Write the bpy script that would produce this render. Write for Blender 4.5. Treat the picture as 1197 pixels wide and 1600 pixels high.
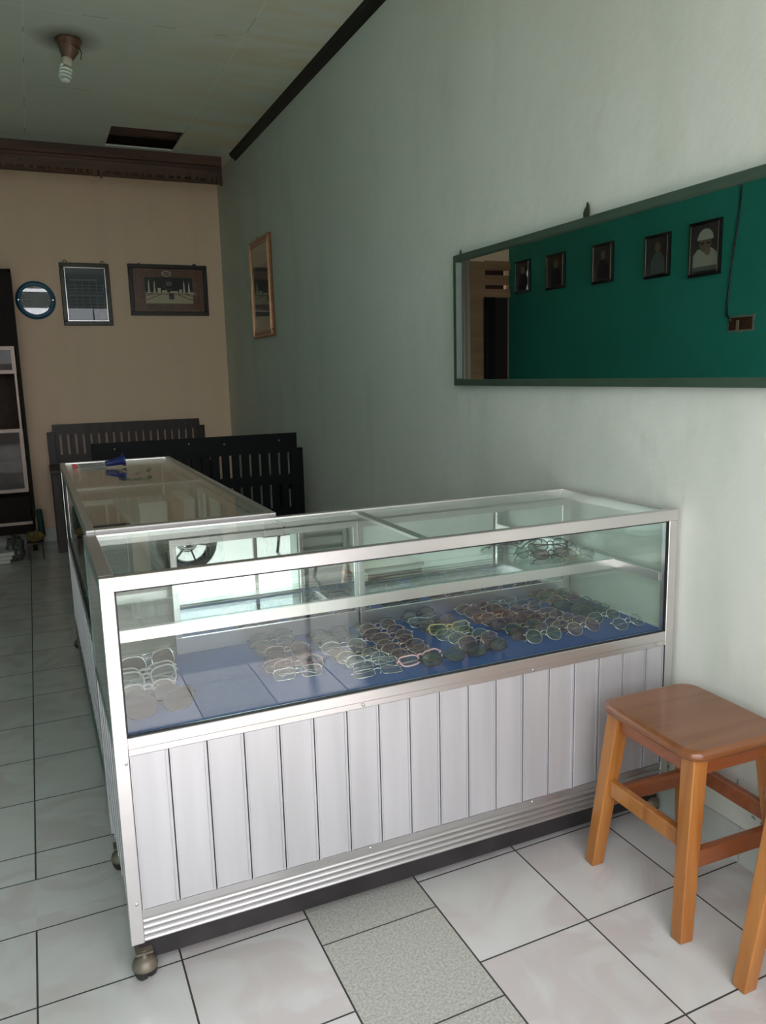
import bpy, bmesh, math, random
from mathutils import Vector, Matrix
random.seed(7)
for o in list(bpy.data.objects): bpy.data.objects.remove(o, do_unlink=True)
S = bpy.context.scene
C = S.collection
PI = math.pi
# ------------------------------------------------------------------ camera
PITCH, YAW, ROLL = 0.1753, 0.414656, -0.025558
FPX = 1226.94
cp, sp, cy, sy = math.cos(PITCH), math.sin(PITCH), math.cos(YAW), math.sin(YAW)
fwd = Vector((sy*cp, cy*cp, -sp)); right = Vector((cy, -sy, 0)); up = right.cross(fwd)
cr, sr = math.cos(ROLL), math.sin(ROLL)
r2 = cr*right + sr*up; u2 = -sr*right + cr*up
cam = bpy.data.cameras.new('camera'); camo = bpy.data.objects.new('camera', cam); C.objects.link(camo)
camo.matrix_world = Matrix(((r2.x, u2.x, -fwd.x, -1.5829), (r2.y, u2.y, -fwd.y, 0.0), (r2.z, u2.z, -fwd.z, 1.28286), (0, 0, 0, 1)))
cam.sensor_fit = 'VERTICAL'; cam.sensor_height = 24.0; cam.lens = FPX/1600*24.0; cam.clip_start = 0.02
S.camera = camo
# ------------------------------------------------------------------ world, light, exposure
W = bpy.data.worlds.new('overcast_sky'); S.world = W; W.use_nodes = True
nt = W.node_tree; bg = nt.nodes['Background']
tc = nt.nodes.new('ShaderNodeTexCoord'); sx = nt.nodes.new('ShaderNodeSeparateXYZ'); rp = nt.nodes.new('ShaderNodeValToRGB')
nt.links.new(tc.outputs['Generated'], sx.inputs[0]); nt.links.new(sx.outputs['Z'], rp.inputs[0]); nt.links.new(rp.outputs[0], bg.inputs[0])
rp.color_ramp.elements[0].color = (0.94, 0.96, 1.0, 1); rp.color_ramp.elements[1].color = (0.90, 0.95, 1.0, 1)
bg.inputs[1].default_value = 2.6
pl = bpy.data.lights.new('doorway_portal', 'AREA'); pl.shape = 'RECTANGLE'; pl.size = 2.2; pl.size_y = 2.4
pl.cycles.is_portal = True
plo = bpy.data.objects.new('doorway_portal', pl); C.objects.link(plo)
plo.location = (-1.40, -0.16, 1.14); plo.rotation_euler = (math.radians(90), 0, 0)
sn = bpy.data.lights.new('sun', 'SUN'); sn.energy = 10.0; sn.angle = math.radians(1.5); sn.color = (1.0, 0.97, 0.94)
sno = bpy.data.objects.new('sun', sn); C.objects.link(sno); sno.rotation_euler = (math.radians(11.5), math.radians(3), 0)
vs = S.view_settings; vs.view_transform = 'Standard'; vs.look = 'None'; vs.gamma = 1; vs.use_curve_mapping = False
vs.exposure = 1.0
S.cycles.transparent_max_bounces = 48; S.cycles.max_bounces = 14; S.cycles.diffuse_bounces = 8; S.cycles.glossy_bounces = 8

# ------------------------------------------------------------------ materials
def newmat(name):
    m = bpy.data.materials.new(name); m.use_nodes = True
    return m, m.node_tree.nodes, m.node_tree.links, m.node_tree.nodes['Principled BSDF']
def mat(name, col, rough=0.5, metal=0.0, noise=0.0, nscale=8.0, bump=0.0, bscale=60.0, spec=0.5, stretch=(1, 1, 1), coat=0.0, col2=None):
    m, N, L, b = newmat(name)
    b.inputs['Base Color'].default_value = (*col, 1); b.inputs['Roughness'].default_value = rough
    b.inputs['Metallic'].default_value = metal; b.inputs['Specular IOR Level'].default_value = spec
    b.inputs['Coat Weight'].default_value = coat; b.inputs['Coat Roughness'].default_value = 0.12
    t = N.new('ShaderNodeTexCoord'); mp = N.new('ShaderNodeMapping'); mp.inputs['Scale'].default_value = stretch
    L.new(t.outputs['Object'], mp.inputs[0])
    if noise > 0 or col2:
        n = N.new('ShaderNodeTexNoise'); n.inputs['Scale'].default_value = nscale; n.inputs['Detail'].default_value = 5
        L.new(mp.outputs[0], n.inputs[0])
        r = N.new('ShaderNodeValToRGB'); L.new(n.outputs[0], r.inputs[0]); L.new(r.outputs[0], b.inputs['Base Color'])
        c2 = col2 if col2 else tuple(c*(1-noise) for c in col)
        r.color_ramp.elements[0].position = 0.32; r.color_ramp.elements[1].position = 0.68
        r.color_ramp.elements[0].color = (*c2, 1); r.color_ramp.elements[1].color = (*col, 1)
    if bump > 0:
        n2 = N.new('ShaderNodeTexNoise'); n2.inputs['Scale'].default_value = bscale; n2.inputs['Detail'].default_value = 4
        L.new(mp.outputs[0], n2.inputs[0]); bp = N.new('ShaderNodeBump'); bp.inputs['Strength'].default_value = bump
        bp.inputs['Distance'].default_value = 0.01; L.new(n2.outputs[0], bp.inputs['Height']); L.new(bp.outputs[0], b.inputs['Normal'])
    return m
def glassmat(name, tint=(0.95, 0.98, 0.96), rough=0.0, f0=0.04, dirt=0.0, dirtcol=(0.5, 0.5, 0.48)):
    m = bpy.data.materials.new(name); m.use_nodes = True; N = m.node_tree.nodes; L = m.node_tree.links
    for n in list(N): N.remove(n)
    out = N.new('ShaderNodeOutputMaterial'); mix = N.new('ShaderNodeMixShader'); tr = N.new('ShaderNodeBsdfTransparent'); gl = N.new('ShaderNodeBsdfGlossy')
    tr.inputs[0].default_value = (*tint, 1); gl.inputs['Roughness'].default_value = rough; gl.inputs[0].default_value = (1, 1, 1, 1)
    g = N.new('ShaderNodeNewGeometry'); d = N.new('ShaderNodeVectorMath'); d.operation = 'DOT_PRODUCT'
    L.new(g.outputs['Incoming'], d.inputs[0]); L.new(g.outputs['Normal'], d.inputs[1])
    def M(op, a, b=None):
        x = N.new('ShaderNodeMath'); x.operation = op
        for i, v in enumerate((a, b)):
            if v is None: continue
            if isinstance(v, (int, float)): x.inputs[i].default_value = v
            else: L.new(v, x.inputs[i])
        return x.outputs[0]
    f = M('ADD', M('MULTIPLY', M('POWER', M('SUBTRACT', 1.0, M('ABSOLUTE', d.outputs['Value'])), 5.0), 1-f0), f0)
    L.new(f, mix.inputs[0])
    if dirt > 0:
        df = N.new('ShaderNodeBsdfDiffuse'); df.inputs[0].default_value = (*dirtcol, 1); mx = N.new('ShaderNodeMixShader')
        t = N.new('ShaderNodeTexCoord'); n = N.new('ShaderNodeTexNoise'); n.inputs['Scale'].default_value = 7; L.new(t.outputs['Object'], n.inputs[0])
        L.new(M('MULTIPLY', n.outputs[0], dirt*2), mx.inputs[0]); L.new(tr.outputs[0], mx.inputs[1]); L.new(df.outputs[0], mx.inputs[2]); L.new(mx.outputs[0], mix.inputs[1])
    else: L.new(tr.outputs[0], mix.inputs[1])
    L.new(gl.outputs[0], mix.inputs[2]); L.new(mix.outputs[0], out.inputs[0])
    return m
def mathn(N, L, op, a, b=None, c=None):
    x = N.new('ShaderNodeMath'); x.operation = op
    for i, v in enumerate((a, b, c)):
        if v is None: continue
        if isinstance(v, (int, float)): x.inputs[i].default_value = v
        else: L.new(v, x.inputs[i])
    return x.outputs[0]
def mixc(N, L, f, a, b):
    x = N.new('ShaderNodeMix'); x.data_type = 'RGBA'
    for i, v in ((0, f), (6, a), (7, b)):
        if isinstance(v, tuple): x.inputs[i].default_value = (*v, 1)
        elif isinstance(v, (int, float)): x.inputs[i].default_value = v
        else: L.new(v, x.inputs[i])
    return x.outputs[2]

def floor_material():
    m, N, L, b = newmat('glazed_floor_tiles'); M = lambda *a: mathn(N, L, *a)
    g = N.new('ShaderNodeNewGeometry'); s = N.new('ShaderNodeSeparateXYZ'); L.new(g.outputs['Position'], s.inputs[0])
    X, Y = s.outputs['X'], s.outputs['Y']
    def lines(v, off, per, w):       # 1 on a joint
        q = M('SUBTRACT', v, off); q = M('DIVIDE', q, per); q = M('FRACT', q); q = M('ABSOLUTE', M('SUBTRACT', q, 0.5))
        return M('GREATER_THAN', q, 0.5 - w/per)
    front = M('LESS_THAN', Y, 2.078); Yf = M('SUBTRACT', Y, M('MULTIPLY', M('ADD', X, 0.2), 0.02))
    band = M('MULTIPLY', front, M('GREATER_THAN', Yf, 1.896))
    lx = M('MULTIPLY', lines(X, -0.200, 0.2975, 0.0021), M('SUBTRACT', 1.0, band))
    lyf = M('MAXIMUM', M('MULTIPLY', lines(Yf, 1.0285-3.065, 0.3065, 0.0021), M('LESS_THAN', Yf, 1.8)), M('LESS_THAN', M('ABSOLUTE', M('SUBTRACT', Yf, 1.896)), 0.002)); lyb = lines(Y, 2.207-3.0, 0.30, 0.0021)
    ly = M('ADD', M('MULTIPLY', lyf, front), M('MULTIPLY', lyb, M('SUBTRACT', 1.0, front)))
    lb = M('LESS_THAN', M('ABSOLUTE', M('SUBTRACT', Y, 2.078)), 0.002)
    # speckled grey tiles laid as a strip in the front part
    gr = M('MULTIPLY', M('MULTIPLY', M('GREATER_THAN', X, -1.0925), M('LESS_THAN', X, -0.795)), M('LESS_THAN', Yf, 1.85))
    lg = M('MULTIPLY', gr, lines(Yf, 1.540-3.065, 0.3065, 0.0018))
    joint = M('MAXIMUM', M('MAXIMUM', lx, M('MULTIPLY', ly, M('SUBTRACT', 1.0, gr))), M('MAXIMUM', lb, M('MAXIMUM', lg, 0.0)))
    # per tile hash
    ix = M('FLOOR', M('DIVIDE', M('SUBTRACT', X, -0.200), 0.2975)); iyf = M('FLOOR', M('DIVIDE', M('SUBTRACT', Yf, 1.0285-3.065), 0.3065)); iyb = M('ADD', M('FLOOR', M('DIVIDE', M('SUBTRACT', Y, 2.207-3.0), 0.30)), 50.0)
    iy = M('ADD', M('MULTIPLY', iyf, front), M('MULTIPLY', iyb, M('SUBTRACT', 1.0, front)))
    cb = N.new('ShaderNodeCombineXYZ'); L.new(ix, cb.inputs[0]); L.new(iy, cb.inputs[1])
    wn = N.new('ShaderNodeTexWhiteNoise'); L.new(cb.outputs[0], wn.inputs['Vector'])
    # clouded marble
    va = N.new('ShaderNodeVectorMath'); va.operation = 'MULTIPLY_ADD'; va.inputs[1].default_value = (7, 7, 7)
    L.new(wn.outputs['Color'], va.inputs[0]); L.new(g.outputs['Position'], va.inputs[2])
    n1 = N.new('ShaderNodeTexNoise'); n1.inputs['Scale'].default_value = 4.4; n1.inputs['Detail'].default_value = 3; n1.inputs['Distortion'].default_value = 1.4
    L.new(va.outputs[0], n1.inputs[0])
    r1 = N.new('ShaderNodeValToRGB'); L.new(n1.outputs[0], r1.inputs[0]); e = r1.color_ramp.elements
    e[0].position = 0.40; e[0].color = (0.525, 0.465, 0.455, 1); e[1].position = 0.66; e[1].color = (0.59, 0.565, 0.55, 1)
    x = e.new(0.50); x.color = (0.565, 0.53, 0.515, 1)
    n2 = N.new('ShaderNodeTexNoise'); n2.inputs['Scale'].default_value = 170; n2.inputs['Detail'].default_value = 2; L.new(g.outputs['Position'], n2.inputs[0])
    r2_ = N.new('ShaderNodeValToRGB'); L.new(n2.outputs[0], r2_.inputs[0]); e = r2_.color_ramp.elements
    e[0].position = 0.35; e[0].color = (0.33, 0.315, 0.285, 1); e[1].position = 0.65; e[1].color = (0.49, 0.465, 0.43, 1)
    c = mixc(N, L, gr, r1.outputs[0], r2_.outputs[0])
    n3 = N.new('ShaderNodeTexNoise'); n3.inputs['Scale'].default_value = 1.6; n3.inputs['Detail'].default_value = 6; L.new(g.outputs['Position'], n3.inputs[0])
    c = mixc(N, L, M('MULTIPLY', M('SUBTRACT', n3.outputs[0], 0.35), 0.35), c, (0.33, 0.31, 0.27))
    c = mixc(N, L, joint, c, (0.035, 0.032, 0.028))
    L.new(c, b.inputs['Base Color'])
    rr = M('ADD', M('MULTIPLY', gr, 0.42), M('ADD', 0.13, M('MULTIPLY', n3.outputs[0], 0.12)))
    L.new(M('MAXIMUM', rr, M('MULTIPLY', joint, 0.8)), b.inputs['Roughness'])
    bp = N.new('ShaderNodeBump'); bp.inputs['Strength'].default_value = 0.5; bp.inputs['Distance'].default_value = 0.002; bp.invert = True
    L.new(joint, bp.inputs['Height']); L.new(bp.outputs[0], b.inputs['Normal'])
    return m

def wall_material(name, a, b_, streak, bump=0.25, mould=False, scale=1.3, rough=0.55):
    m, N, L, b = newmat(name); M = lambda *a: mathn(N, L, *a)
    g = N.new('ShaderNodeNewGeometry')
    n1 = N.new('ShaderNodeTexNoise'); n1.inputs['Scale'].default_value = scale; n1.inputs['Detail'].default_value = 6; n1.inputs['Roughness'].default_value = 0.6
    L.new(g.outputs['Position'], n1.inputs[0]); r = N.new('ShaderNodeValToRGB'); L.new(n1.outputs[0], r.inputs[0])
    r.color_ramp.elements[0].position = 0.35; r.color_ramp.elements[0].color = (*b_, 1); r.color_ramp.elements[1].position = 0.65; r.color_ramp.elements[1].color = (*a, 1)
    mp = N.new('ShaderNodeMapping'); mp.inputs['Scale'].default_value = (3, 2.2, 0.5); L.new(g.outputs['Position'], mp.inputs[0])
    n2 = N.new('ShaderNodeTexNoise'); n2.inputs['Scale'].default_value = 2.0; n2.inputs['Detail'].default_value = 7; L.new(mp.outputs[0], n2.inputs[0])
    f = M('MULTIPLY', M('MAXIMUM', M('SUBTRACT', n2.outputs[0], 0.52), 0.0), 3.0)
    c = mixc(N, L, M('MINIMUM', f, 0.55), r.outputs[0], streak)
    if mould:
        s = N.new('ShaderNodeSeparateXYZ'); L.new(g.outputs['Position'], s.inputs[0])
        n3 = N.new('ShaderNodeTexNoise'); n3.inputs['Scale'].default_value = 17; n3.inputs['Detail'].default_value = 4; L.new(g.outputs['Position'], n3.inputs[0])
        low = M('MULTIPLY', M('MAXIMUM', M('SUBTRACT', 1.0, M('MULTIPLY', s.outputs['Z'], 2.6)), 0.0), 1.0)
        mk = M('MULTIPLY', M('GREATER_THAN', n3.outputs[0], 0.66), M('MULTIPLY', low, 1.5))
        c = mixc(N, L, M('MINIMUM', mk, 0.7), c, (0.09, 0.11, 0.09))
    L.new(c, b.inputs['Base Color']); b.inputs['Roughness'].default_value = rough; b.inputs['Specular IOR Level'].default_value = 0.3
    n4 = N.new('ShaderNodeTexNoise'); n4.inputs['Scale'].default_value = 9; n4.inputs['Detail'].default_value = 6; L.new(g.outputs['Position'], n4.inputs[0])
    bp = N.new('ShaderNodeBump'); bp.inputs['Strength'].default_value = bump; bp.inputs['Distance'].default_value = 0.02; L.new(n4.outputs[0], bp.inputs['Height']); L.new(bp.outputs[0], b.inputs['Normal'])
    return m

def ceiling_material():
    m, N, L, b = newmat('ceiling_panels'); M = lambda *a: mathn(N, L, *a)
    g = N.new('ShaderNodeNewGeometry'); s = N.new('ShaderNodeSeparateXYZ'); L.new(g.outputs['Position'], s.inputs[0]); X, Y = s.outputs['X'], s.outputs['Y']
    def lines(v, off, per, w):
        q = M('FRACT', M('DIVIDE', M('SUBTRACT', v, off), per)); return M('GREATER_THAN', M('ABSOLUTE', M('SUBTRACT', q, 0.5)), 0.5-w/per)
    n1 = N.new('ShaderNodeTexNoise'); n1.inputs['Scale'].default_value = 1.1; n1.inputs['Detail'].default_value = 5; L.new(g.outputs['Position'], n1.inputs[0])
    r = N.new('ShaderNodeValToRGB'); L.new(n1.outputs[0], r.inputs[0]); e = r.color_ramp.elements
    e[0].position = 0.35; e[0].color = (0.72, 0.735, 0.63, 1); e[1].position = 0.65; e[1].color = (0.82, 0.825, 0.71, 1)
    # yellow damp stains in bands
    mp = N.new('ShaderNodeMapping'); mp.inputs['Scale'].default_value = (0.9, 3.2, 1); L.new(g.outputs['Position'], mp.inputs[0])
    n2 = N.new('ShaderNodeTexNoise'); n2.inputs['Scale'].default_value = 2.2; n2.inputs['Detail'].default_value = 5; L.new(mp.outputs[0], n2.inputs[0])
    rx = M('MINIMUM', M('MAXIMUM', M('MULTIPLY', M('ADD', X, 0.95), 1.6), 0.0), 1.0)
    f = M('MULTIPLY', M('MULTIPLY', M('MAXIMUM', M('SUBTRACT', n2.outputs[0], 0.42), 0.0), 4.0), rx)
    c = mixc(N, L, M('MINIMUM', f, 0.75), r.outputs[0], (0.78, 0.66, 0.44))
    n5 = N.new('ShaderNodeTexNoise'); n5.inputs['Scale'].default_value = 3.3; n5.inputs['Detail'].default_value = 3; L.new(g.outputs['Position'], n5.inputs[0])
    ln = M('MAXIMUM', lines(X, -1.45, 1.0, 0.0022), lines(Y, 4.15, 1.0, 0.003))
    lc = mixc(N, L, M('GREATER_THAN', n5.outputs[0], 0.42), (0.36, 0.37, 0.30), (0.92, 0.92, 0.84))
    c = mixc(N, L, M('MULTIPLY', ln, 0.7), c, lc)
    # nail rust dots
    v = N.new('ShaderNodeTexVoronoi'); v.inputs['Scale'].default_value = 2.6; L.new(g.outputs['Position'], v.inputs[0])
    near = M('MAXIMUM', lines(X, -1.45, 1.0, 0.05), lines(Y, 4.15, 1.0, 0.05))
    c = mixc(N, L, M('MULTIPLY', M('LESS_THAN', v.outputs['Distance'], 0.03), M('MULTIPLY', near, 0.8)), c, (0.10, 0.07, 0.05))
    # dark ring round the lamp rose, fading outwards
    dx = M('SUBTRACT', X, -1.25); dy = M('SUBTRACT', Y, 4.45); dd = M('SQRT', M('ADD', M('MULTIPLY', dx, dx), M('MULTIPLY', dy, dy)))
    n6 = M('ADD', dd, M('MULTIPLY', n5.outputs[0], 0.10))
    rose_dark = M('MAXIMUM', M('SUBTRACT', 1.0, M('DIVIDE', n6, 0.24)), 0.0)
    c = mixc(N, L, M('MULTIPLY', rose_dark, 1.3), c, (0.05, 0.04, 0.03))
    L.new(c, b.inputs['Base Color']); b.inputs['Roughness'].default_value = 0.5; b.inputs['Specular IOR Level'].default_value = 0.35
    n4 = N.new('ShaderNodeTexNoise'); n4.inputs['Scale'].default_value = 3; L.new(g.outputs['Position'], n4.inputs[0])
    bp = N.new('ShaderNodeBump'); bp.inputs['Strength'].default_value = 0.25; bp.inputs['Distance'].default_value = 0.03; L.new(n4.outputs[0], bp.inputs['Height']); L.new(bp.outputs[0], b.inputs['Normal'])
    return m

def wood(name, a, b_, rough=0.35, scale=1.0, axis='Z', coat=0.3, knots=0.6):
    m, N, L, b = newmat(name)
    t = N.new('ShaderNodeTexCoord'); mp = N.new('ShaderNodeMapping')
    k = {'X': (2, 28, 28), 'Y': (28, 2, 28), 'Z': (28, 28, 2)}[axis]
    mp.inputs['Scale'].default_value = tuple(v*scale for v in k); L.new(t.outputs['Object'], mp.inputs[0])
    n = N.new('ShaderNodeTexNoise'); n.inputs['Scale'].default_value = 1.0; n.inputs['Detail'].default_value = 6; n.inputs['Distortion'].default_value = 0.6; L.new(mp.outputs[0], n.inputs[0])
    r = N.new('ShaderNodeValToRGB'); L.new(n.outputs[0], r.inputs[0]); r.color_ramp.elements[0].position = 0.3; r.color_ramp.elements[1].position = 0.7
    r.color_ramp.elements[0].color = (*b_, 1); r.color_ramp.elements[1].color = (*a, 1)
    v = N.new('ShaderNodeTexVoronoi'); v.inputs['Scale'].default_value = 9; L.new(t.outputs['Object'], v.inputs[0])
    lt = mathn(N, L, 'LESS_THAN', v.outputs['Distance'], 0.09)
    c = mixc(N, L, mathn(N, L, 'MULTIPLY', lt, knots), r.outputs[0], tuple(x*0.35 for x in b_))
    L.new(c, b.inputs['Base Color']); b.inputs['Roughness'].default_value = rough; b.inputs['Coat Weight'].default_value = coat; b.inputs['Coat Roughness'].default_value = 0.15
    bp = N.new('ShaderNodeBump'); bp.inputs['Strength'].default_value = 0.12; bp.inputs['Distance'].default_value = 0.003; L.new(n.outputs[0], bp.inputs['Height']); L.new(bp.outputs[0], b.inputs['Normal'])
    return m

MT = {}
MT['floor'] = floor_material(); MT['ceil'] = ceiling_material()
MT['wall_r'] = wall_material('mint_plaster', (0.71, 0.70, 0.645), (0.655, 0.65, 0.59), (0.55, 0.575, 0.49), mould=True)
MT['wall_b'] = wall_material('cream_plaster', (0.95, 0.69, 0.50), (0.92, 0.67, 0.48), (0.86, 0.63, 0.46), bump=0.1)
MT['wall_l'] = wall_material('teal_plaster', (0.040, 0.36, 0.30), (0.035, 0.32, 0.26), (0.040, 0.34, 0.28), bump=0.1)
MT['wall_f'] = wall_material('grey_plaster', (0.55, 0.60, 0.55), (0.45, 0.5, 0.45), (0.4, 0.45, 0.4))
MT['skirt'] = mat('skirting_tile', (0.55, 0.56, 0.52), 0.25, noise=0.15, nscale=5)
MT['grout'] = mat('dark_grout', (0.05, 0.045, 0.04), 0.9)
MT['blackpaint'] = mat('black_painted_wood', (0.008, 0.007, 0.006), 0.5, noise=0.3, nscale=20)
MT['beam'] = wood('aged_beam_wood', (0.16, 0.075, 0.045), (0.05, 0.025, 0.018), 0.6, 0.5, 'X', 0.0)
MT['dark'] = mat('dark_recess', (0.02, 0.012, 0.01), 0.9)  # near-black colour puts the shade inside hatch and doorway into the surface
MT['alu'] = mat('anodised_aluminium', (0.73, 0.695, 0.69), 0.31, 0.92, noise=0.06, nscale=3, stretch=(1, 1, 8))
MT['alu_rib'] = mat('ribbed_aluminium', (0.55, 0.53, 0.53), 0.32, 0.9)
MT['alu_panel'] = mat('scuffed_aluminium_cladding', (0.58, 0.56, 0.58), 0.42, 0.5, noise=0.12, nscale=2.2, stretch=(9, 9, 0.7))
MT['gasket'] = mat('black_rubber', (0.01, 0.01, 0.012), 0.6)
MT['plinth'] = mat('black_plinth_wood', (0.025, 0.02, 0.022), 0.45, noise=0.5, nscale=15)
MT['glass'] = glassmat('clear_pane', (0.955, 0.985, 0.97), f0=0.03, dirt=0.010)
MT['glass_top'] = glassmat('counter_pane', (0.93, 0.97, 0.95), f0=0.04, dirt=0.03)
MT['glass_shelf'] = glassmat('shelf_pane', (0.88, 0.955, 0.93), f0=0.04)
MT['picglass'] = glassmat('picture_pane', (0.97, 0.97, 0.97), f0=0.008)
MT['blue'] = mat('blue_carpet_board', (0.012, 0.075, 0.26), 0.85, noise=0.12, nscale=90, bump=0.25, bscale=500)
MT['mirror'] = mat('silvered_mirror', (0.80, 0.86, 0.83), 0.0, 1.0)
MT['mirror2'] = mat('silvered_door_mirror', (0.78, 0.84, 0.84), 0.01, 1.0)
MT['mirror_frame'] = mat('dark_green_painted_frame', (0.055, 0.085, 0.06), 0.4, noise=0.2, nscale=12)
MT['stool'] = wood('varnished_orange_wood', (0.42, 0.165, 0.036), (0.27, 0.085, 0.016), 0.35, 1.0, 'Z', 0.25)
MT['stool_seat'] = wood('varnished_seat_wood', (0.245, 0.088, 0.028), (0.165, 0.050, 0.014), 0.3, 0.8, 'X', 0.35, 0.0)
MT['stool_red'] = wood('reddish_varnished_rail', (0.30, 0.085, 0.024), (0.20, 0.05, 0.014), 0.3, 1.0, 'X', 0.5)
MT['bench_brown'] = wood('dark_brown_varnish', (0.050, 0.024, 0.020), (0.016, 0.008, 0.007), 0.45, 0.7, 'Z', 0.05)
MT['bench_black'] = mat('black_stained_wood', (0.004, 0.004, 0.005), 0.5, spec=0.15, noise=0.4, nscale=25)
MT['screw'] = mat('zinc_screw', (0.45, 0.44, 0.42), 0.3, 0.9)
MT['caster_cap'] = mat('beige_caster_hood', (0.20, 0.16, 0.12), 0.4, 0.3, noise=0.3, nscale=30)
MT['plug'] = mat('dull_screw_plug', (0.22, 0.21, 0.19), 0.6)
MT['rubber'] = mat('black_caster_wheel', (0.012, 0.012, 0.012), 0.5)

# ------------------------------------------------------------------ mesh builder
class MB:
    def __init__(s): s.v = []; s.f = []; s.sm = []
    def add(s, vs_, fs, smooth=False):
        k = len(s.v); s.v += [tuple(v) for v in vs_]; s.f += [tuple(i+k for i in f) for f in fs]; s.sm += [smooth]*len(fs); return s
    def box(s, x0, x1, y0, y1, z0, z1):
        return s.add([(x0,y0,z0),(x1,y0,z0),(x1,y1,z0),(x0,y1,z0),(x0,y0,z1),(x1,y0,z1),(x1,y1,z1),(x0,y1,z1)],
                     [(0,3,2,1),(4,5,6,7),(0,1,5,4),(1,2,6,5),(2,3,7,6),(3,0,4,7)])
    def bar(s, a, b, w, d, up=(0, 0, 1), w2=None, d2=None):
        a, b = Vector(a), Vector(b); t = (b-a).normalized(); u = Vector(up)
        if abs(t.dot(u)) > 0.98: u = Vector((0, 1, 0))
        n = t.cross(u).normalized(); m = n.cross(t).normalized(); w2 = w2 or w; d2 = d2 or d
        vs_ = [a+n*i*w/2+m*j*d/2 for i, j in ((-1,-1),(1,-1),(1,1),(-1,1))]+[b+n*i*w2/2+m*j*d2/2 for i, j in ((-1,-1),(1,-1),(1,1),(-1,1))]
        return s.add(vs_, [(0,3,2,1),(4,5,6,7),(0,1,5,4),(1,2,6,5),(2,3,7,6),(3,0,4,7)])
    def tube(s, pts, r, n=6, closed=False, rs=None):
        pts = [Vector(p) for p in pts]; k = len(pts); vs_ = []; prev = None
        for i, p in enumerate(pts):
            a = pts[(i-1) % k] if (closed or i > 0) else p; b = pts[(i+1) % k] if (closed or i < k-1) else p
            t = (b-a).normalized()
            if prev is None:
                u = Vector((0, 0, 1)) if abs(t.z) < 0.9 else Vector((0, 1, 0)); nn = t.cross(u).normalized()
            else: nn = (prev - t*prev.dot(t)).normalized()
            prev = nn; bb = t.cross(nn); rr = rs[i] if rs else r
            for j in range(n):
                an = 2*PI*j/n; vs_.append(p+(nn*math.cos(an)+bb*math.sin(an))*rr)
        fs = []
        for i in range(k if closed else k-1):
            i2 = (i+1) % k
            for j in range(n): fs.append((i*n+j, i*n+(j+1) % n, i2*n+(j+1) % n, i2*n+j))
        s.add(vs_, fs, True)
        if not closed: b0_ = len(s.v)-len(vs_); s.f += [tuple(b0_+j for j in range(n))[::-1], tuple(b0_+(k-1)*n+j for j in range(n))]; s.sm += [False, False]
        return s
    def lathe(s, prof, n=20, axis=(0, 0, 1), o=(0, 0, 0)):
        ax = Vector(axis).normalized(); o = Vector(o); u = ax.orthogonal().normalized(); w = ax.cross(u); vs_ = []
        for r, h in prof:
            for j in range(n):
                an = 2*PI*j/n; vs_.append(o+ax*h+(u*math.cos(an)+w*math.sin(an))*r)
        k = len(prof); fs = []
        for i in range(k-1):
            for j in range(n): fs.append((i*n+j, i*n+(j+1) % n, (i+1)*n+(j+1) % n, (i+1)*n+j))
        s.add(vs_, fs, k > 4)
        b0_ = len(s.v)-len(vs_); s.f += [tuple(b0_+j for j in range(n))[::-1], tuple(b0_+(k-1)*n+j for j in range(n))]; s.sm += [False, False]
        return s
    def prism(s, poly, fn):      # poly 2-D list, fn(u, v, side) -> 3-D
        n = len(poly); vs_ = [fn(u, v, 0) for u, v in poly]+[fn(u, v, 1) for u, v in poly]
        return s.add(vs_, [tuple(range(n))[::-1], tuple(range(n, 2*n))]+[(i, (i+1) % n, n+(i+1) % n, n+i) for i in range(n)])
    def frame_yz(s, y0, y1, z0, z1, w, xa, xb):    # picture frame in the plane of a side wall
        s.box(xa, xb, y0, y1, z0, z0+w); s.box(xa, xb, y0, y1, z1-w, z1); s.box(xa, xb, y0, y0+w, z0+w, z1-w); s.box(xa, xb, y1-w, y1, z0+w, z1-w); return s
    def frame_xz(s, x0, x1, z0, z1, w, ya, yb):
        s.box(x0, x1, ya, yb, z0, z0+w); s.box(x0, x1, ya, yb, z1-w, z1); s.box(x0, x0+w, ya, yb, z0+w, z1-w); s.box(x1-w, x1, ya, yb, z0+w, z1-w); return s
    def build(s, name, m, parent=None, off=None, bevel=0.0, seg=2, label=None):
        me = bpy.data.meshes.new(name); bm = bmesh.new()
        o3 = Vector(off) if off is not None else Vector((0, 0, 0))
        vs_ = [bm.verts.new(Vector(v)-o3) for v in s.v]
        for f, smo in zip(s.f, s.sm):
            try: fc = bm.faces.new([vs_[i] for i in f]); fc.smooth = smo
            except ValueError: pass
        bmesh.ops.recalc_face_normals(bm, faces=bm.faces)
        bm.to_mesh(me); bm.free()
        if isinstance(m, (list, tuple)):
            for q in m: me.materials.append(q)
        else: me.materials.append(m)
        o = bpy.data.objects.new(name, me); C.objects.link(o)
        if parent is not None: o.parent = parent
        if bevel > 0:
            b = o.modifiers.new('bevel', 'BEVEL'); b.width = bevel; b.segments = seg; b.limit_method = 'ANGLE'; b.angle_limit = math.radians(40)
        if label: o['label'] = label
        return o
def tag(o, label=None, cat=None, group=None, kind=None):
    if label: o['label'] = label
    if cat: o['category'] = cat
    if group: o['group'] = group
    if kind: o['kind'] = kind
    return o
def thing(name, label, cat, loc=(0, 0, 0), rz=0.0, group=None):
    o = bpy.data.objects.new(name, None); C.objects.link(o); o.location = loc; o.rotation_euler = (0, 0, rz); o.empty_display_size = 0.1
    return tag(o, label, cat, group)
def copy_tree(o, parent=None):
    c = o.copy(); C.objects.link(c)
    if parent is not None: c.parent = parent
    for ch in list(o.children): copy_tree(ch, c)
    return c
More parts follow.
